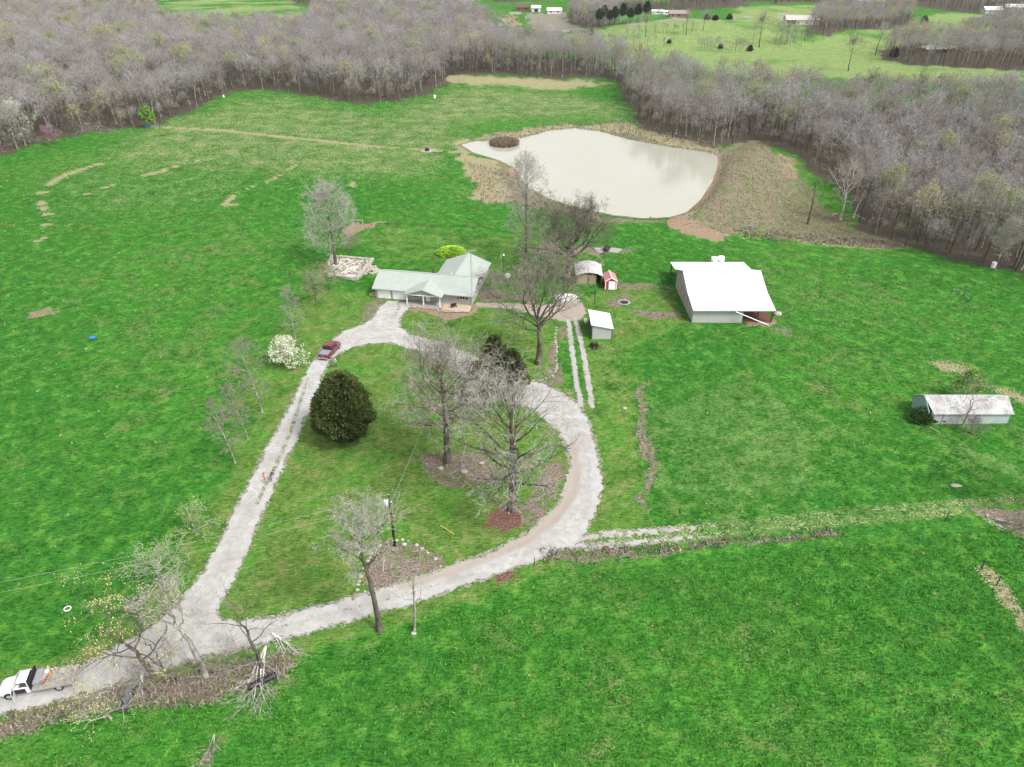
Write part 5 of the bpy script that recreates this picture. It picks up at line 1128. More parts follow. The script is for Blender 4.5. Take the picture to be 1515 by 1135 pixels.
for s_ in (-1,1): MB().box(ox+2.98,ox+3.10,s_*.68-.14,s_*.68+.14,.70,.88).build('headlight', LAMPW, wt)
MB().box(ox+1.3,ox+1.45,-1.25,-1.03,1.18,1.4).build('wing_mirror', PLAST, wt)
m = MB(); m.box(-3.6,ox-.05,-.45,-.35,.55,.75); m.box(-3.6,ox-.05,.35,.45,.55,.75); m.build('chassis', PLAST, wt)
m = MB(); m.box(-3.75,ox-.08,-1.12,1.12,.86,.94)
t = NT('bed_planks'); c = t.coord(); nn = t.noise(2, 3, .6, c); DECK = t.done(t.mix(t.lin(nn,.35,.65), (.20,.18,.155), (.36,.33,.29)), .9, nn, .02, .4, .1); m.build('deck', DECK, wt)
m = MB(); m.box(-3.75,ox-.08,-1.16,-1.125,.76,.97); m.box(-3.75,ox-.08,1.125,1.16,.76,.97); m.box(-3.80,-3.755,-1.16,1.16,.7,.98); m.build('side_rail', STEEL, wt)
m = MB(); m.box(ox-.12,ox-.04,-1.1,1.1,.945,1.05); m.box(ox-.12,ox-.04,-1.1,1.1,1.92,2.0); m.box(ox-.12,ox-.04,-1.1,-1.02,1.05,1.92); m.box(ox-.12,ox-.04,1.02,1.1,1.05,1.92)
for k in range(14): m.box(ox-.10,ox-.06,-1.0+k*.15,-.95+k*.15,1.05,1.92)
m.box(ox-.09,ox-.07,-1.02,1.02,1.06,1.9); m.build('headache_rack', PLAST, wt)
m = MB(); m.box(-.1+ox-.8,ox-.2,-1.0,.75,.945,1.45); m.build('tool_box', simple('grey_toolbox', (.30,.32,.35), .4, .4, .3), wt, bevel=.03)
MB().cyl((-3.6,-1.0,.98),(-3.6,1.0,.98),.05,.05,6).build('tail_bar', STONE, wt)
for s_ in (-1,1): MB().box(-3.86,-3.80,s_*.9-.12,s_*.9+.12,.74,.86).build('tail_light', LAMPR, wt)
arches(wt, (ox+2.1,), hw, .42)
for x_ in (-wb2/2, ox+2.1):
    for s_ in (-1,1): wheel(wt, x_, s_*.92, .42, .28)
ORG = simple('orange_plastic', (.62,.15,.03), .5); YEL = simple('yellow_green', (.5,.52,.10), .5)
def on_bed(x, y, z=.95): return world_of(wt, (x, y, z))
q = on_bed(ox-1.25, -.55); o = empty('orange_cooler', q, wt.rotation_euler.z, 'orange and white round water cooler on the bed of the white truck', 'cooler'); MB().cyl((0,0,0),(0,0,.45),.22,.24,12).build('cooler_body', ORG, o); MB().cyl((0,0,.45),(0,0,.55),.25,.22,12).build('lid', WHITE, o)
q = on_bed(ox-1.2, .62); o = empty('tool_stand', q, wt.rotation_euler.z+.2, 'orange-legged tool frame on the near side of the white truck bed', 'tool'); m = MB(); m.cyl((-.4,0,0),(0,0,.7),.035,.035,6); m.cyl((.4,0,0),(0,0,.7),.035,.035,6); m.cyl((0,0,.7),(0,-.8,.75),.04,.04,6); m.build('frame', ORG, o); MB().cyl((0,-.8,.75),(.1,-1.0,.0),.03,.03,6).build('leg', STEEL, o)
q = on_bed(ox-1.35, -1.0+.2); o = empty('marker_flags', on_bed(ox-1.75,-.75), wt.rotation_euler.z-.3, 'pile of red and white marker flags on the far side of the white truck bed', 'flags')
for k in range(7): a = k*.5; MB().cyl((0,.0,.02),(.45*math.cos(a),.25*math.sin(a),.75),.012,.012,4).build('stick', STEEL, o); MB().box(.42*math.cos(a)-.1,.42*math.cos(a)+.14,.25*math.sin(a)-.01,.25*math.sin(a)+.01,.58,.78).build('flag', (ORG if k % 2 else WHITE), o)
q = on_bed(ox-1.0, .1); o = empty('strapped_tank', q, 0, 'grey tank strapped behind the tool box on the white truck', 'tank'); MB().cyl((0,-.5,.3),(0,.5,.3),.26,.26,12).build('tank_body', STEEL, o); MB().box(-.2,.2,-.4,.4,0,.06).build('cradle', PLAST, o)
q = on_bed(-2.3, .1); o = empty('brush_pile', q, wt.rotation_euler.z, 'loose grey brushwood lying on the rear of the white truck bed', 'brushwood')
g = TG(700)
for k in range(16): g.grow(Vector((RNG.uniform(-1.2,1.0), RNG.uniform(-.8,.8), .06)), Vector((RNG.uniform(-1,1), RNG.uniform(-.5,.5), .05)).normalized(), 1.6, .02, 1, dict(levels=3, n=(5,3), up=0, wob=.15, tubes=0, tw=.025))
link('twigs', np_mesh('bed_brush', np.array([tuple(v) for v in g.kv]), np.array(g.kf)), TWIGP, o)

# ---------------------------------------------------------------- people
SKIN = simple('skin', (.45,.27,.19), .6, .3, var=.05)
def person(label, px, py, rz, shirt, pants, hair, bend=0.0, H=1.78, reach=None, hat=None):
    x, y = G(px, py); s = H/1.78
    J = {}; V = []; E_ = []; Rr = []
    def v(p, r_): V.append(Vector(p)*s); Rr.append(r_*s); return len(V)-1
    cb, sb = math.cos(bend), math.sin(bend)
    def up(h, side=0, fw=0):      # torso point above the hips, tilted forwards (+x) by bend
        return (fw*cb+h*sb, side, .95+h*cb-fw*sb)
    pel = v((0,0,.95), .135); ab = v(up(.18), .125); ch = v(up(.38), .155); nk = v(up(.55), .062); hd = v(up(.66,0,.02), .092); hd2 = v(up(.76,0,.02), .085); nose = v(up(.69,0,.115), .018)
    E_ += [(pel,ab),(ab,ch),(ch,nk),(nk,hd),(hd,hd2),(hd,nose)]
    for sd_ in (-1,1):
        hip = v((0,sd_*.10,.88), .10); kn = v((.05*sd_+.03,sd_*.12,.50), .065); an = v((.12*sd_-.02,sd_*.12,.09), .045); to = v((.12*sd_+.15,sd_*.13,.04), .038)
        E_ += [(pel,hip),(hip,kn),(kn,an),(an,to)]
        sh = v(up(.47,sd_*.18), .062)
        hand = reach[0 if sd_ < 0 else 1] if reach else (.12, sd_*.30, .80)
        shp = V[sh]/s; hv = Vector(hand); mid = (shp+hv)/2+Vector((-.06, sd_*.06, -.03)); el = v(mid, .043); wr_ = v(hv, .030)
        E_ += [(ch,sh),(sh,el),(el,wr_)]
        dv = (hv-mid).normalized(); sv = dv.cross(Vector((0,0,1))).normalized() if abs(dv.z) < .95 else Vector((1,0,0)); palm = v(hv+dv*.07, .026); E_.append((wr_,palm))
        for k, (o_, l_) in enumerate(((-.026,.065),(-.009,.08),(.009,.075),(.026,.06))):
            f1 = v(hv+dv*.10+sv*o_, .0095); f2 = v(hv+dv*(.10+l_*.6)+sv*o_*1.2+Vector((0,0,-.006)), .0085); f3 = v(hv+dv*(.09+l_)+sv*o_*1.2+Vector((.0,0,-.02)), .008); E_ += [(palm,f1),(f1,f2),(f2,f3)]
        th = v(hv+dv*.05+sv*.045, .011); th2 = v(hv+dv*.085+sv*.062, .009); E_ += [(palm,th),(th,th2)]
    me = bpy.data.meshes.new('person'); me.from_pydata([tuple(p) for p in V], E_, []); tmp = bpy.data.objects.new('person_tmp', me); C.objects.link(tmp)
    sk = tmp.modifiers.new('skin', 'SKIN'); 
    for i, sv_ in enumerate(me.skin_vertices[0].data): sv_.radius = (Rr[i], Rr[i]); sv_.use_root = (i == 0)
    tmp.modifiers.new('sub', 'SUBSURF').levels = 1
    dg = bpy.context.evaluated_depsgraph_get(); ev = tmp.evaluated_get(dg); nm = bpy.data.meshes.new_from_object(ev); bpy.data.objects.remove(tmp)
    nm.materials.clear(); [nm.materials.append(q) for q in (SKIN, shirt, pants, PLAST)]
    Mi = []
    for p in nm.polygons:
        c = p.center/s; h = (c.x*sb+(c.z-.95)*cb); arm = abs(c.y) > .21 and h < .34
        if c.z < .10: Mi.append(3)
        elif h < .03 and not (abs(c.y) > .215): Mi.append(2)
        elif h > .57: Mi.append(0)
        elif arm and reach is None and c.z < 1.05: Mi.append(0)
        elif reach and (Vector(c)-Vector(reach[0])).length < .30 or reach and (Vector(c)-Vector(reach[1])).length < .30: Mi.append(0)
        else: Mi.append(1)
    nm.polygons.foreach_set('material_index', Mi); nm.polygons.foreach_set('use_smooth', [True]*len(Mi))
    o = link('person', nm, [SKIN, shirt, pants, PLAST]); nm.polygons.foreach_set('material_index', Mi); o.location = (x, y, hz(x, y)+.02); o.rotation_euler.z = rz; tag(o, label, 'person')
    c = Vector(up(.79,0,-.005))*s; MB().blob(c, .108*s, 3, 10, (1.05,.95,.75), .03).build('hat' if hat else 'hair', hat or hair, o, True)
    if hat: c2 = Vector(up(.76,0,.0))*s; MB().cyl(c2, c2+Vector((0,0,.015)), .19*s, .17*s, 12).build('hat_brim', hat, o)
    e = Vector(up(.70,0,.10))*s
    for sd_ in (-1,1): MB().blob(e+Vector((0,sd_*.032*s,0)), .011*s, 1, 6, (1,1,1), 0).build('eye', BLACKI, o)
    return o
DK = simple('dark_hair', (.02,.015,.012), .8); JE = simple('dark_jeans', (.025,.035,.07), .9); KH = simple('khaki_trousers', (.30,.28,.24), .9); ORS = simple('orange_shirt', (.70,.26,.13), .8)
DKS = simple('dark_brown_shirt', (.055,.042,.045), .9); BLS = simple('grey_blue_shirt', (.25,.30,.40), .85); WH = simple('pale_cap', (.55,.53,.5), .8)
person('person in an orange shirt and pale trousers walking up the driveway, seen from behind', 393, 715, R(62), ORS, KH, DK)
person('person in dark clothing bending forwards on the driveway beside the one in orange', 402, 712, R(70), DKS, simple('grey_jeans', (.18,.20,.25), .9), DK, bend=1.0, reach=((.75,-.12,.62),(.78,.10,.55)))
person('person in grey-blue clothes and a pale cap standing behind the red pickup', 497.5, 544, R(110), BLS, JE, DK, hat=WH)
x, y = G(404.5, 706); st_ = empty('walking_stick', (x, y, hz(x, y)), R(70), 'thin dark measuring pole held out ahead of the bending person', 'pole'); MB().cyl((0,0,.45),(1.1,0,1.2),.02,.02,6).build('shaft', BLACKI, st_); MB().cyl((0,0,.45),(-.1,0,.3),.035,.03,6).build('grip', DARKW, st_)

# ---------------------------------------------------------------- utility pole, wires
px_, py_ = G(584, 808); pz = hz(px_, py_); up_ = empty('utility_pole', (px_, py_, pz), 0, 'dark wooden utility pole with a white transformer in the stone-edged leaf bed', 'utility pole')
HP = 8.3
POLEM = simple('creosote_pole', (.03,.022,.017), .9, .1, var=.4); MB().cyl((0,0,-.4),(0,0,HP),.17,.12,9).build('pole', POLEM, up_, True)
tr = MB().cyl((-.42,-.1,HP-1.75),(-.42,-.1,HP-.75),.26,.26,14).build('transformer', simple('transformer_grey', (.50,.51,.52), .4), up_, True); MB().cyl((-.42,-.1,HP-.75),(-.42,-.1,HP-.66),.27,.18,14).build('lid', WHITE, tr); MB().cyl((-.42,-.1,HP-.66),(-.42,-.1,HP-.42),.05,.03,7).build('bushing', DARKW, tr)
MB().cyl((-.26,-.05,HP-1.2),(0,0,HP-1.2),.04,.04,6).build('bracket', STEEL, up_); MB().cyl((0,0,HP),(0,0,HP+.16),.05,.03,7).build('insulator', WHITE, up_); MB().cyl((.12,0,HP-1.1),(.22,-.02,HP-1.0),.07,.05,7).build('fuse_cutout', WHITE, up_)
def pole_far(px, py, lab, dz=0, hh=8.0):
    x, y = GZ(px, py, hh); r_ = empty('utility_pole', (x, y, hz(x, y)), 0, lab, 'utility pole'); MB().cyl((0,0,-.3),(0,0,hh+.3),.16,.11,8).build('pole', POLEM, r_); MB().cyl((0,0,hh+.3),(0,0,hh+.42),.05,.03,6).build('insulator', WHITE, r_); return (x, y, hz(x, y)+hh)
def wire(name, a, b, sag, lab, r_=.017, grp=None):
    a, b = Vector(a), Vector(b); n = 28; pts_ = [a.lerp(b, i/n)-Vector((0,0,sag*4*(i/n)*(1-i/n))) for i in range(n+1)]; m = MB(); vs_ = []
    d = (b-a).normalized(); u_ = d.orthogonal().normalized(); w_ = d.cross(u_)
    for p in pts_: vs_ += [p+r_*(u_*math.cos(q*2.094)+w_*math.sin(q*2.094)) for q in range(3)]
    m.add(vs_, [(i*3+q, i*3+(q+1)%3, i*3+3+(q+1)%3, i*3+3+q) for i in range(n) for q in range(3)]); o = m.build(name, simple('aluminium_wire', (.30,.31,.30), .5, .4) if 'aluminium_wire' not in bpy.data.materials else bpy.data.materials['aluminium_wire']); return tag(o, lab, 'wire', grp)
e1 = GZ(-330, 925, 8.0); 
x, y = e1; r_ = empty('utility_pole', (x, y, hz(x, y)), 0, 'dark utility pole far to the left carrying the same two wires', 'utility pole'); MB().cyl((0,0,-.3),(0,0,8.6),.16,.11,8).build('pole', POLEM, r_)
wire('power_wire', (px_, py_, pz+HP+.14), (e1[0], e1[1], hz(*e1)+8.5), 1.1, 'upper pale wire running left from the utility pole over the field')
wire('power_wire', (px_, py_, pz+HP-1.2), (e1[0], e1[1], hz(*e1)+7.2), 1.2, 'lower pale wire running left from the utility pole over the field')
q = world_of(house, (20.2, 1.5, RZ-.6)); x, y = G(742,414)
wire('service_wire', (px_+.1, py_, pz+HP-1.3), (q.x+.2, q.y-2.0, q.z-.2), 1.6, 'service cable from the utility pole across the lawn to the house', .03)
wire('guy_wire', (x, y, hz(x, y)+5.6), (x-1.9, y-2.0, hz(x, y)+.1), 0, 'thin guy wire from the yard light pole down to the ground', .015)
def stick(name, lab, a, b, z0, z1, r_, mat, cat):
    x0, y0 = G(*a); x1, y1 = G(*b); o = MB().cyl((0,0,0),(x1-x0,y1-y0,z1-z0),r_,r_*.9,6).build(name, mat); o.location = (x0, y0, hz(x0, y0)+z0); return tag(o, lab, cat)
YP = simple('yellow_pipe', (.55,.45,.10), .5); stick('yellow_pipe', 'yellow pipe lying on the lawn left of the red leaf pile', (652,778), (672,791), .06, .06, .055, YP, 'pipe')
stick('yellow_guy_marker', 'slim pale yellow guy marker leaning beside the leaning roadside tree', (567,846), (571,846), 0, 2.6, .045, simple('pale_yellow', (.50,.46,.20), .6), 'marker')

# ---------------------------------------------------------------- fences, gates and field things
def post(px, py, h_, lab, mat=None, r_=.075, lean=.05, grp=None):
    x, y = G(px, py); o = MB().cyl((0,0,-.3),(lean,lean*.5,h_),r_,r_*.9,7).build('fence_post', mat or DARKW); o.location = (x, y, hz(x, y)); tag(o, lab, 'fence post', grp); return Vector((x, y, hz(x, y)))
pa = post(1398,772,1.5,'dark fence post at the top of the right field boundary, beside the brush'); pb = post(1451,843,1.5,'upper of the two dark fence posts on the lower right'); pc = post(1474,866,1.5,'lower of the two dark fence posts on the lower right'); pd = post(1530,955,1.5,'fence post just beyond the right edge of the photo')
for a, b, k in ((pb,pc,'between the two dark posts on the lower right'),(pc,pd,'running off the right edge from the lower dark post')):
    for j, h_ in enumerate((.5,.9,1.3)): wire('fence_wire', a+Vector((.08,0,h_)), b+Vector((.08,0,h_)), .03, ('lowest','middle','top')[j]+' strand of fence wire '+k, .012)
post(208,893,1.5,'dark fence post beside the grey shrub left of the driveway fork',None,.11); post(156,936,1.3,'leaning dark fence post near the tan grass tufts left of the fork',None,.11,-.3); post(326,982,1.3,'grey fence post in the brush below the driveway fork',BARKP)
for px, py, lab in ((790,838,'dark fence post below the driveway bend, left of the lower track'),(975,820,'dark leaning post below the lower track'),(724,196,'tiny fence post at the left end of the pond far bank'),(803,186,'tiny fence post above the pond far bank'),(697,265,'post in the tan grass left of the pond inlet'),(712,300,'post at the lower left corner of the pond fence'),(962,326,'post at the near shore of the pond'),(985,333,'post near the reddish soil below the pond'),(688,240,'fence post left of the pond tip')): post(px, py, 1.3, lab, None, .07)
hb = empty('fence_brace', (*G(1422,441), hz(*G(1422,441))), 0, 'short section of weathered rail fence standing alone in the right pasture', 'fence')
o3 = [Vector(G(1409,436)), Vector(G(1425,438)), Vector(G(1435,445))]; cc = Vector(G(1422,441))
for i, p in enumerate(o3): MB().cyl((p.x-cc.x,p.y-cc.y,-.3),(p.x-cc.x,p.y-cc.y,1.35),.09,.08,7).build('post', DARKW if i else BARKP, hb)
for i in (0,1):
    a, b = o3[i]-cc, o3[i+1]-cc
    for h_ in (.35,1.2): MB().cyl((a.x,a.y,h_),(b.x,b.y,h_),.045,.045,6).build('rail', BARKP, hb)
# steel gate at lower left
x, y = G(188,1048); gt = empty('steel_gate', (x, y, hz(x, y)), R(96), 'grey steel farm gate standing open in the brush below the driveway fork', 'gate')
for a in (0.0, 3.9): MB().cyl((a,0,0),(a,0,1.5),.05,.05,6).build('upright', STEEL, gt)
for k in range(6): MB().cyl((0,0,.2+k*.24),(3.9,0,.2+k*.24),.025,.025,5).build('rail', STEEL, gt)
MB().cyl((1.9,0,.2),(1.9,0,1.4),.025,.025,5).build('stay', STEEL, gt)
x, y = G(190,1040); tr_ = empty('feed_trough', (x, y, hz(x, y)), R(92), 'dark rectangular feed trough in the brush beside the steel gate', 'trough')
m = MB(); m.box(-1.2,1.2,-.35,.35,.25,.30); m.box(-1.2,1.2,-.35,-.3,.3,.6); m.box(-1.2,1.2,.3,.35,.3,.6); m.box(-1.2,-1.15,-.3,.3,.3,.6); m.box(1.15,1.2,-.3,.3,.3,.6); m.build('tray', simple('dark_grey_plastic', (.07,.07,.075)), tr_)
for a in (-1.1,1.1):
    for b in (-.3,.3): MB().box(a-.04,a+.04,b-.04,b+.04,-.1,.25).build('leg', BLACKI, tr_)
# black culvert pipe
a = Vector(G(368,1020)); b = Vector(G(409,1001)); d = b-a; L = d.length; cp = empty('culvert_pipe', (a.x, a.y, hz(a.x, a.y)+.30), math.atan2(d.y, d.x), 'long black half-round plastic pipe lying in the grass below the fallen white branches', 'pipe')
n = 60; k = 14; vs_ = []
for i in range(n+1):
    for j in range(k):
        a_ = PI*(1.02+.96*j/(k-1)) if False else PI*(.08+1.84*j/(k-1))+PI/2; rr = .36+.018*math.sin(i*1.6); vs_.append((L*i/n, rr*math.cos(a_), rr*math.sin(a_)))
m = MB(); m.add(vs_, [(i*k+j, i*k+j+1, (i+1)*k+j+1, (i+1)*k+j) for i in range(n) for j in range(k-1)]); o = m.build('pipe_wall', simple('black_poly', (.022,.022,.028), .45), cp, True); o.modifiers.new('s','SOLIDIFY').thickness = .03
for a_ in (1.2, L-1.2): MB().box(a_-.1,a_+.1,-.3,.3,-.42,-.30).build('skid', DARKW, cp)
# old implements
def implement(px, py, rz, lab, seed, s=1.0):
    x, y = G(px, py); o = empty('farm_implement', (x, y, hz(x, y)), rz, lab, 'implement'); o.scale = (s,s,s); rg = random.Random(seed)
    m = MB(); m.cyl((-1.0,-.3,.5),(1.0,-.3,.5),.07,.07,6); m.cyl((-1.0,.3,.5),(1.0,.3,.5),.07,.07,6); m.cyl((-.9,-.35,.5),(-.9,.35,.5),.06,.06,6); m.cyl((.9,-.35,.5),(.9,.35,.5),.06,.06,6); m.cyl((.9,0,.5),(1.9,0,.3),.05,.05,6); m.build('frame', BLACKI, o)
    MB().cyl((-.55,-.3,.62),(-.55,.3,.62),.42,.42,12).build('drum', BLACKI, o); m = MB(); m.box(-.05,.6,-.28,.28,.5,1.05); m.build('engine_box', simple('rust_black', (.05,.03,.025), .8) if 'rust_black' not in bpy.data.materials else bpy.data.materials['rust_black'], o, bevel=.04)
    for s_ in (-1,1): wheel(o, .1, s_*.5, .36, .16)
    MB().cyl((.3,0,1.05),(.3,0,1.5),.05,.05,6).build('exhaust', BLACKI, o)
implement(880, 515, R(-25), 'black old farm implement on wheels in front of the small white shed', 1); implement(897, 371, R(75), 'dark upright implement between the concrete slabs behind the red shed', 2, 1.25)
for i, (P, lab) in enumerate([([(878,368),(893,366),(893,374),(884,375)],'left pale concrete slab behind the open shed'),([(899,373),(905,367),(921,369),(912,375)],'right pale concrete slab beside the dark implement')]):
    W = GP(P); c = W[0]; m = MB(); vs_ = [(p[0]-c[0],p[1]-c[1],z) for z in (-.2,.16) for p in W]; m.add(vs_, [(3,2,1,0),(4,5,6,7),(0,1,5,4),(1,2,6,5),(2,3,7,6),(3,0,4,7)]); o = m.build('concrete_slab', CONC); o.location = (c[0], c[1], hz(*c)); tag(o, lab, 'slab')
def drum(px, py, lab, mat, r_=.32, h_=.9, lying=False, name='drum'):
    x, y = G(px, py); o = empty(name, (x, y, hz(x, y)), .4, lab, 'drum'); m = MB()
    if lying: m.cyl((-h_/2,0,r_),(h_/2,0,r_),r_,r_,14)
    else: m.cyl((0,0,-.05),(0,0,h_),r_,r_,14)
    m.build('drum_body', mat, o); m = MB()
    for k in (.15,.5,.85):
        if lying: m.cyl((-h_/2+k*h_-.03,0,r_),(-h_/2+k*h_+.03,0,r_),r_+.02,r_+.02,14)
        else: m.cyl((0,0,h_*k-.03),(0,0,h_*k+.03),r_+.02,r_+.02,14)
    m.build('hoops', mat, o)
BLU = simple('blue_plastic', (.03,.17,.42), .4); drum(138, 502, 'blue plastic drum lying alone in the left pasture', BLU, lying=True); drum(1469, 396, 'white drum standing at the foot of the right wood', WHITE, .5, 1.3); drum(643, 145, 'white feed barrel at the edge of the middle wood', WHITE, .55, 1.2); drum(331, 144, 'tiny white barrel at the edge of the left wood', WHITE, .35, .9); drum(218, 190, 'blue barrel beside the gate at the far left wood', BLU, .5, 1.1)
x, y = G(228,190); fg = empty('field_gate', (x, y, hz(x, y)), 0, 'dark field gate at the foot of the far left wood', 'gate')
for a in (-2.2,2.2): MB().cyl((a,0,-.2),(a,0,1.7),.1,.1,6).build('post', DARKW, fg)
for k in range(4): MB().cyl((-2.2,0,.4+k*.38),(2.2,0,.4+k*.38),.04,.04,5).build('rail', STEEL, fg)
x, y = G(632,223.5); wtub = empty('water_trough', (x, y, hz(x, y)), 0, 'dark round cattle waterer on a pale gravel pad left of the pond', 'trough'); MB().cyl((0,0,.1),(0,0,.95),.75,.75,14).build('tub', BLACKI, wtub); MB().cyl((0,0,-.1),(0,0,.1),2.2,2.2,16).build('pad', CONC, wtub)
# hay net / ring and the like
x, y = G(100,901); m = MB(); vs_ = []; n = 20
for i in range(n):
    a = 1.9*PI*i/(n-1)
    for j in range(6): b_ = 2*PI*j/6; rr = .35+.06*math.cos(b_); vs_.append((rr*math.cos(a), rr*math.sin(a), .06+.06*math.sin(b_)))
m.add(vs_, [(i*6+j, i*6+(j+1)%6, (i+1)*6+(j+1)%6, (i+1)*6+j) for i in range(n-1) for j in range(6)]); o = m.build('hose_ring', WHITE, None, True); o.location = (x, y, hz(x, y)); tag(o, 'small white open ring lying in the grass on the lower left', 'ring')
x, y = G(522,334); bs = empty('wooden_frame', (x, y, hz(x, y)), .2, 'bare pale wooden frame standing beside the pinkish dirt bank behind the oval tree', 'frame')
MB().cyl((0,0,-.1),(0,0,1.7),.06,.05,6).build('post', BARKW, bs); MB().cyl((2.6,0,-.1),(2.6,0,1.3),.06,.05,6).build('post', BARKW, bs); MB().cyl((0,0,1.6),(2.6,0,1.2),.05,.05,6).build('rail', BARKW, bs); MB().cyl((0,0,1.6),(-1.0,.1,.1),.05,.05,6).build('brace', BARKW, bs)

# fallen branches
def fallen(name, lab, a, b, seed, r_, mat, tw, n1=(7,5,4), spread=(20,50), lv=4, hgt0=.35):
    A = Vector(G(*a)); B = Vector(G(*b)); d = B-A; L = d.length; g = TG(seed); dv = Vector((d.x, d.y, .0)).normalized(); st = dict(levels=lv, n=n1, up=.0, wob=.12, spread=spread, lf=.55, tw=.03, tubes=2)
    g.grow(Vector((0,0,hgt0)), dv, L, r_, 1, st)
    for k in range(3): a_ = g.g.uniform(-.5,.5); dd = Vector((dv.x*math.cos(a_)-dv.y*math.sin(a_), dv.x*math.sin(a_)+dv.y*math.cos(a_), .02)); g.grow(Vector((0,0,hgt0)), dd, L*g.g.uniform(.6,1), r_*.7, 1, st)
    g.T.v = [(v[0], v[1], max(.04, v[2]*.5+.1)) for v in g.T.v]; g.kv = [Vector((v[0], v[1], max(.03, v[2]*.5+.1))) for v in g.kv]
    w_, k_, _ = g.meshes(name); o = empty(name, (A.x, A.y, hz(A.x, A.y)), 0, lab, 'branch'); link('limb', w_, mat, o); link('twigs', k_, tw, o)
fallen('fallen_branch', 'big whitish fallen branch fanning out below the dark double-limbed tree', (394,958), (372,1048), 801, .15, BARKW, TWIGP); fallen('fallen_branch', 'whitish fallen branch reaching right over the grass edge below the road', (402,938), (452,968), 802, .10, BARKW, TWIGP, (5,4,3))
fallen('fallen_branch', 'crooked white branch lying beside the steel gate', (212,998), (200,1044), 803, .11, BARKW, TWIGP, (2,2,2)); fallen('fallen_branch', 'pale branches trailing from the yellow budding tree towards the lower left shrub', (185,1005), (140,1060), 804, .10, BARKP, TWIGP, (6,4,3))
fallen('fallen_tree', 'grey fallen treetop lying at the edge of the left wood', (145,180), (172,196), 805, .25, BARKP, TWIGP, (8,6,5), (30,70)); fallen('fallen_tree', 'tangle of grey fallen branches at the far left wood corner', (2,205), (42,222), 806, .3, BARKP, TWIGP, (9,6,5), (30,75))
fallen('fallen_branch', 'white fallen log at the foot of the crooked white-barked tree', (1238,317), (1222,326), 807, .16, BARKW, TWIGP, (2,2), (20,50), 3); fallen('fallen_branch', 'white fallen log right of the thin leaning white tree', (1262,318), (1285,325), 808, .16, BARKW, TWIGP, (2,2), (20,50), 3)
fallen('brush_pile', 'grey brush pile with pale sticks at the right edge below the field track', (1470,770), (1530,785), 809, .10, BARKP, TWIGO, (9,6,5), (30,80)); fallen('fallen_branch', 'pale stick lying in the brown strip at the bottom left', (318,1088), (306,1128), 810, .06, BARKP, TWIGP, (3,2), (20,50), 3)

# ---------------------------------------------------------------- far farms
def far_house(name, lab, px, py, w_, d_, h_, rz, roofc, wallc, ridge='x', dark=None, garage=False):
    x, y = G(px, py); o = empty(name, (x, y, hz(x, y)), rz, lab, 'house' if 'house' in name else 'outbuilding')
    wm, rm = simple('wall_'+lab[:18].replace(' ','_'), wallc), simple('roof_'+lab[:18].replace(' ','_'), roofc); rz_ = h_+d_*.26
    m = MB(); m.polyx([(-d_/2,-1),(d_/2,-1),(d_/2,h_),(0,rz_-.15),(-d_/2,h_)], -w_/2, w_/2); m.build('wall', wm, o)
    m = MB(); m.slab([(-w_/2-.5,-d_/2-.5,h_-.15),(w_/2+.5,-d_/2-.5,h_-.15),(w_/2+.5,0,rz_+.1),(-w_/2-.5,0,rz_+.1)], .15); m.slab([(-w_/2-.5,d_/2+.5,h_-.15),(w_/2+.5,d_/2+.5,h_-.15),(w_/2+.5,.004,rz_+.098),(-w_/2-.5,.004,rz_+.098)], .15); m.build('roof', rm, o)
    n = max(1, int(w_/5))
    for k in range(n): cx_ = -w_/2+(k+.5)*w_/n; MB().box(cx_-.6,cx_+.6,-d_/2-.06,-d_/2-.01,1.0,2.1).build('window', GLASS, o)
    if dark: MB().box(-w_/2+.6,-w_/2+dark,-d_/2-.09,-d_/2-.01,0,h_-.3).build('porch_opening', BLACKI, o)
    if garage: MB().box(-1.6,1.6,-d_/2-.09,-d_/2-.065,0,2.4).build('garage_door', BLACKI, o)
far_house('far_house', 'far beige-roofed house with a dark porch beside the wood patch on the green hill', 1184, 36, 23, 10, 3.4, R(-4), (.42,.37,.34), (.55,.52,.47), dark=7)
far_house('far_house', 'far dark brown house at the top centre beside the ploughed field', 773, 16, 12, 8, 3.0, 0, (.10,.065,.055), (.16,.09,.07)); far_house('far_garage', 'far white gable-roofed garage right of the dark brown house', 793, 17, 7.5, 7, 3.0, 0, (.55,.56,.58), (.62,.62,.62), garage=True)
far_house('far_house', 'far low white building behind the trees right of the white garage', 820, 20, 12, 7, 2.6, 0, (.6,.6,.6), (.6,.58,.55)); far_house('far_house', 'far brick house with grey roof beside the three small evergreens', 1003, 25, 15, 8, 2.8, R(-3), (.24,.21,.21), (.24,.12,.10))
far_house('far_trailer', 'far white trailer left of the brick house', 972, 21, 9, 3.5, 2.4, 0, (.6,.6,.6), (.62,.62,.6)); far_house('far_trailer', 'small far white trailer nearest the brick house', 985, 21, 6, 3, 2.2, .1, (.6,.6,.6), (.62,.62,.6))
far_house('far_house', 'far long brown building on the skyline field', 1159, 4.5, 14, 7, 3.0, 0, (.17,.13,.12), (.20,.13,.11)); far_house('far_house', 'far white-roofed house at the top right behind the wood patch', 1292, 8, 16, 9, 3.2, R(-5), (.62,.62,.64), (.5,.48,.45)); far_house('far_house', 'small far white-roofed house left of the larger white-roofed one', 1271, 6, 11, 7, 2.8, 0, (.6,.6,.6), (.5,.47,.45), dark=5)
far_house('far_barn', 'far pale-roofed barn at the end of the bright green field on the right', 1466, 20, 14, 8, 3.0, 0, (.62,.60,.58), (.5,.45,.4)); far_house('far_barn', 'far long white-roofed building at the top right corner', 1505, 16, 24, 8, 3.2, R(-5), (.62,.60,.60), (.5,.48,.46))

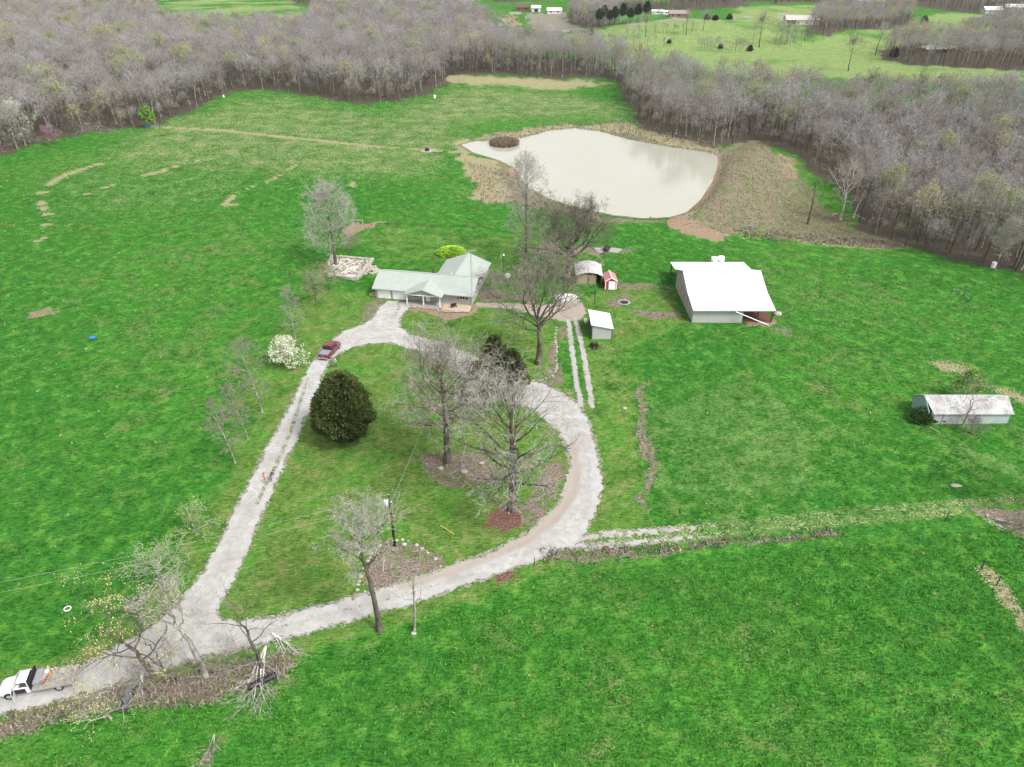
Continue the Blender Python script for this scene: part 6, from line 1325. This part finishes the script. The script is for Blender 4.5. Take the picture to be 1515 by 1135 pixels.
# far copse and lone trees
def lone(px, py, i, s_, lab, grp=None):
    x, y = G(px, py); (a, b, c), lm = FV[i]; o = empty('budding_tree' if c else 'bare_tree', (x, y, hz(x, y)), i*1.3, lab, 'tree', grp); o.scale = (s_*1.15, s_*1.15, s_)
    for q, nm_ in zip((a, b, c), ('trunk','crown','leaves')):
        if q: k = bpy.data.objects.new(nm_, q); C.objects.link(k); k.parent = o
for px, py, i, s_, lab in [(1112,70,1,.8,'bare tree at the left of the far copse'),(1123,70,8,1.1,'big yellow-green tree in the far copse'),(1146,66,3,.75,'left pale tree of the far copse right half'),(1155,66,6,.75,'middle pale tree of the far copse right half'),(1164,65,8,.7,'greenish tree of the far copse right half'),(1173,63,0,.75,'right end tree of the far copse'),(1190,60,2,.8,'dark leaning tree below the far beige-roofed house'),
        (955,55,4,.9,'lone bare tree on the far green slope'),(1015,52,7,1.0,'grey tree above the far green hill, left'),(1040,45,5,.7,'small grey tree by the far road'),(760,13,0,.9,'bare tree left of the far brown house'),(752,13,1,.8,'thin bare tree at the far brown house'),(1295,82,2,1.1,'big bare tree at the left of the far pond'),(1337,82,9,1.1,'yellowish tree at the far pond'),(1355,80,9,1.0,'second yellowish tree at the far pond'),(1255,105,8,1.0,'pale budding tree where the right wood meets the far green hill')]: lone(px, py, i, s_, lab)

# ---------------------------------------------------------------- grass tufts, reeds (uncountable ground cover)
def tufts(name, X, Y, sz, mat, blades=5, seed=1, h_=1.0, spread=.5):
    g = np.random.RandomState(seed); n = len(X)*blades; Z = hgt(X, Y); X = np.repeat(X, blades)+g.normal(0, .10, n)*np.repeat(sz, blades)*3*spread; Y = np.repeat(Y, blades)+g.normal(0, .10, n)*np.repeat(sz, blades)*3*spread; Z = np.repeat(Z, blades)-.02; s_ = np.repeat(sz, blades)*g.uniform(.6,1.3,n)
    a = g.uniform(0, 2*PI, n); wx, wy = np.cos(a)*s_*.16, np.sin(a)*s_*.16; lx_, ly_ = g.normal(0, .35, n)*s_, g.normal(0, .35, n)*s_
    V = np.concatenate([np.stack([X-wx, Y-wy, Z], 1), np.stack([X+wx, Y+wy, Z], 1), np.stack([X+lx_, Y+ly_, Z+s_*h_], 1)]); i = np.arange(n)
    return tag(link(name, np_mesh(name, V, np.stack([i, i+n, i+2*n], 1)), mat), kind='stuff')
gs = np.random.RandomState(77)
def region(P, n):
    W = np.array(GP(P)); lo, hi = W.min(0), W.max(0); X = gs.uniform(lo[0], hi[0], n*3); Y = gs.uniform(lo[1], hi[1], n*3); ok = sd_poly(X, Y, [tuple(p) for p in W]) < 0; return X[ok][:n], Y[ok][:n]
STRAWM = leafmat('dry_grass', (.26,.22,.09), (.50,.44,.24)); LIT = leafmat('dead_leaves_and_twigs', (.12,.09,.07), (.36,.31,.26)); REED = leafmat('brown_reeds', (.10,.07,.05), (.30,.23,.16)); GRN = leafmat('lush_tufts', (.028,.12,.016), (.10,.33,.04)); GRND = leafmat('dark_tufts', (.018,.08,.015), (.05,.17,.03)); FLW = leafmat('tiny_yellow_flowers', (.40,.36,.03), (.60,.52,.06))
# sparse tan tufts over the pastures
Xs, Ys = [], []
for P, n in [([(0,240),(300,200),(700,190),(700,320),(560,330),(420,420),(300,600),(0,900)],900),([(960,560),(1330,520),(1515,560),(1515,730),(980,780)],260),([(1000,390),(1515,410),(1515,560),(1180,520)],220),([(700,850),(1515,780),(1515,1135),(500,1135)],160),([(230,180),(400,140),(700,130),(940,140),(940,180),(690,195),(640,262),(430,262),(130,240)],3000)]:
    x_, y_ = region(P, n); Xs.append(x_); Ys.append(y_)
X = np.concatenate(Xs); Y = np.concatenate(Ys); ok = (sd_road(X, Y) > 1) & (sd_poly(X, Y, POND) > 1); tufts('dry_grass_tufts', X[ok], Y[ok], gs.uniform(.16,.45,ok.sum()), STRAWM, 6, 2, .8)
x_, y_ = region([(960,560),(1330,520),(1450,600),(1300,760),(980,780)], 2600); tufts('yellow_flowers', x_, y_, gs.uniform(.07,.14,len(x_)), FLW, 2, 3, .9)
# lush clumps
x_, y_ = region([(-60,1120),(430,1010),(620,930),(860,850),(1515,780),(1700,1250),(-200,1250)], 17000); tufts('grass_clumps', x_, y_, gs.uniform(.18,.42,len(x_)), GRN, 5, 4, .7, 1.2)
x_, y_ = region([(-60,240),(700,260),(480,420),(300,700),(150,930),(-60,1010)], 9000); tufts('grass_clumps', x_, y_, gs.uniform(.18,.42,len(x_)), GRND, 5, 5, .6, 1.2)
x_, y_ = region([(880,340),(1515,420),(1515,730),(960,780),(900,500)], 9000); ok = ~((x_ > 34) & (x_ < 52) & (y_ > 127) & (y_ < 152)) & ~((x_ > 63) & (x_ < 78) & (y_ > 92) & (y_ < 100)); tufts('grass_clumps', x_[ok], y_[ok], gs.uniform(.18,.40,ok.sum()), GRND, 5, 6, .6, 1.2)
# reeds: island, pond margin, dam, thicket below the dam
n = 1500; a = gs.uniform(0, 2*PI, n); r_ = np.sqrt(gs.rand(n))*5.0; X, Y = ISL[0]+r_*np.cos(a), ISL[1]+r_*np.sin(a)/.9; tufts('reeds', X, Y, gs.uniform(.7,1.3,n), REED, 6, 7, 1.0)
x_, y_ = region([(690,206),(830,182),(940,180),(1066,214),(1066,232),(940,206),(850,192),(740,208)], 1500); tufts('reeds', x_, y_, gs.uniform(.35,.7,len(x_)), LIT, 5, 8, 1.0)
x_, y_ = region([(1066,232),(1125,208),(1200,282),(1262,332),(1345,364),(1200,356),(1010,336),(1050,285)], 5200); tufts('brush_cover', x_, y_, gs.uniform(.2,.45,len(x_)), LIT, 5, 9, 1.0)
x_, y_ = region([(1095,335),(1180,345),(1260,352),(1345,363),(1340,370),(1200,362),(1095,350)], 500); tufts('brush_cover', x_, y_, gs.uniform(.35,.8,len(x_)), LIT, 6, 10, 1.0)
x_, y_ = region([(690,240),(765,258),(790,295),(910,322),(900,328),(780,312),(715,300)], 1500); tufts('reeds', x_, y_, gs.uniform(.25,.5,len(x_)), LIT, 5, 11, 1.0)
for P, n, mt in [([(150,1035),(230,1010),(330,982),(440,960),(432,1000),(300,1045),(170,1055)],620,LIT),([(-30,1065),(60,1045),(230,1008),(210,1030),(120,1065),(-30,1100)],380,LIT),([(795,812),(1000,805),(1235,782),(1250,792),(1000,817),(800,834)],420,LIT)]:
    x_, y_ = region(P, n); tufts('brush_cover', x_, y_, gs.uniform(.25,.6,len(x_)), mt, 5, 12, .8, 1.2)

build_haze()
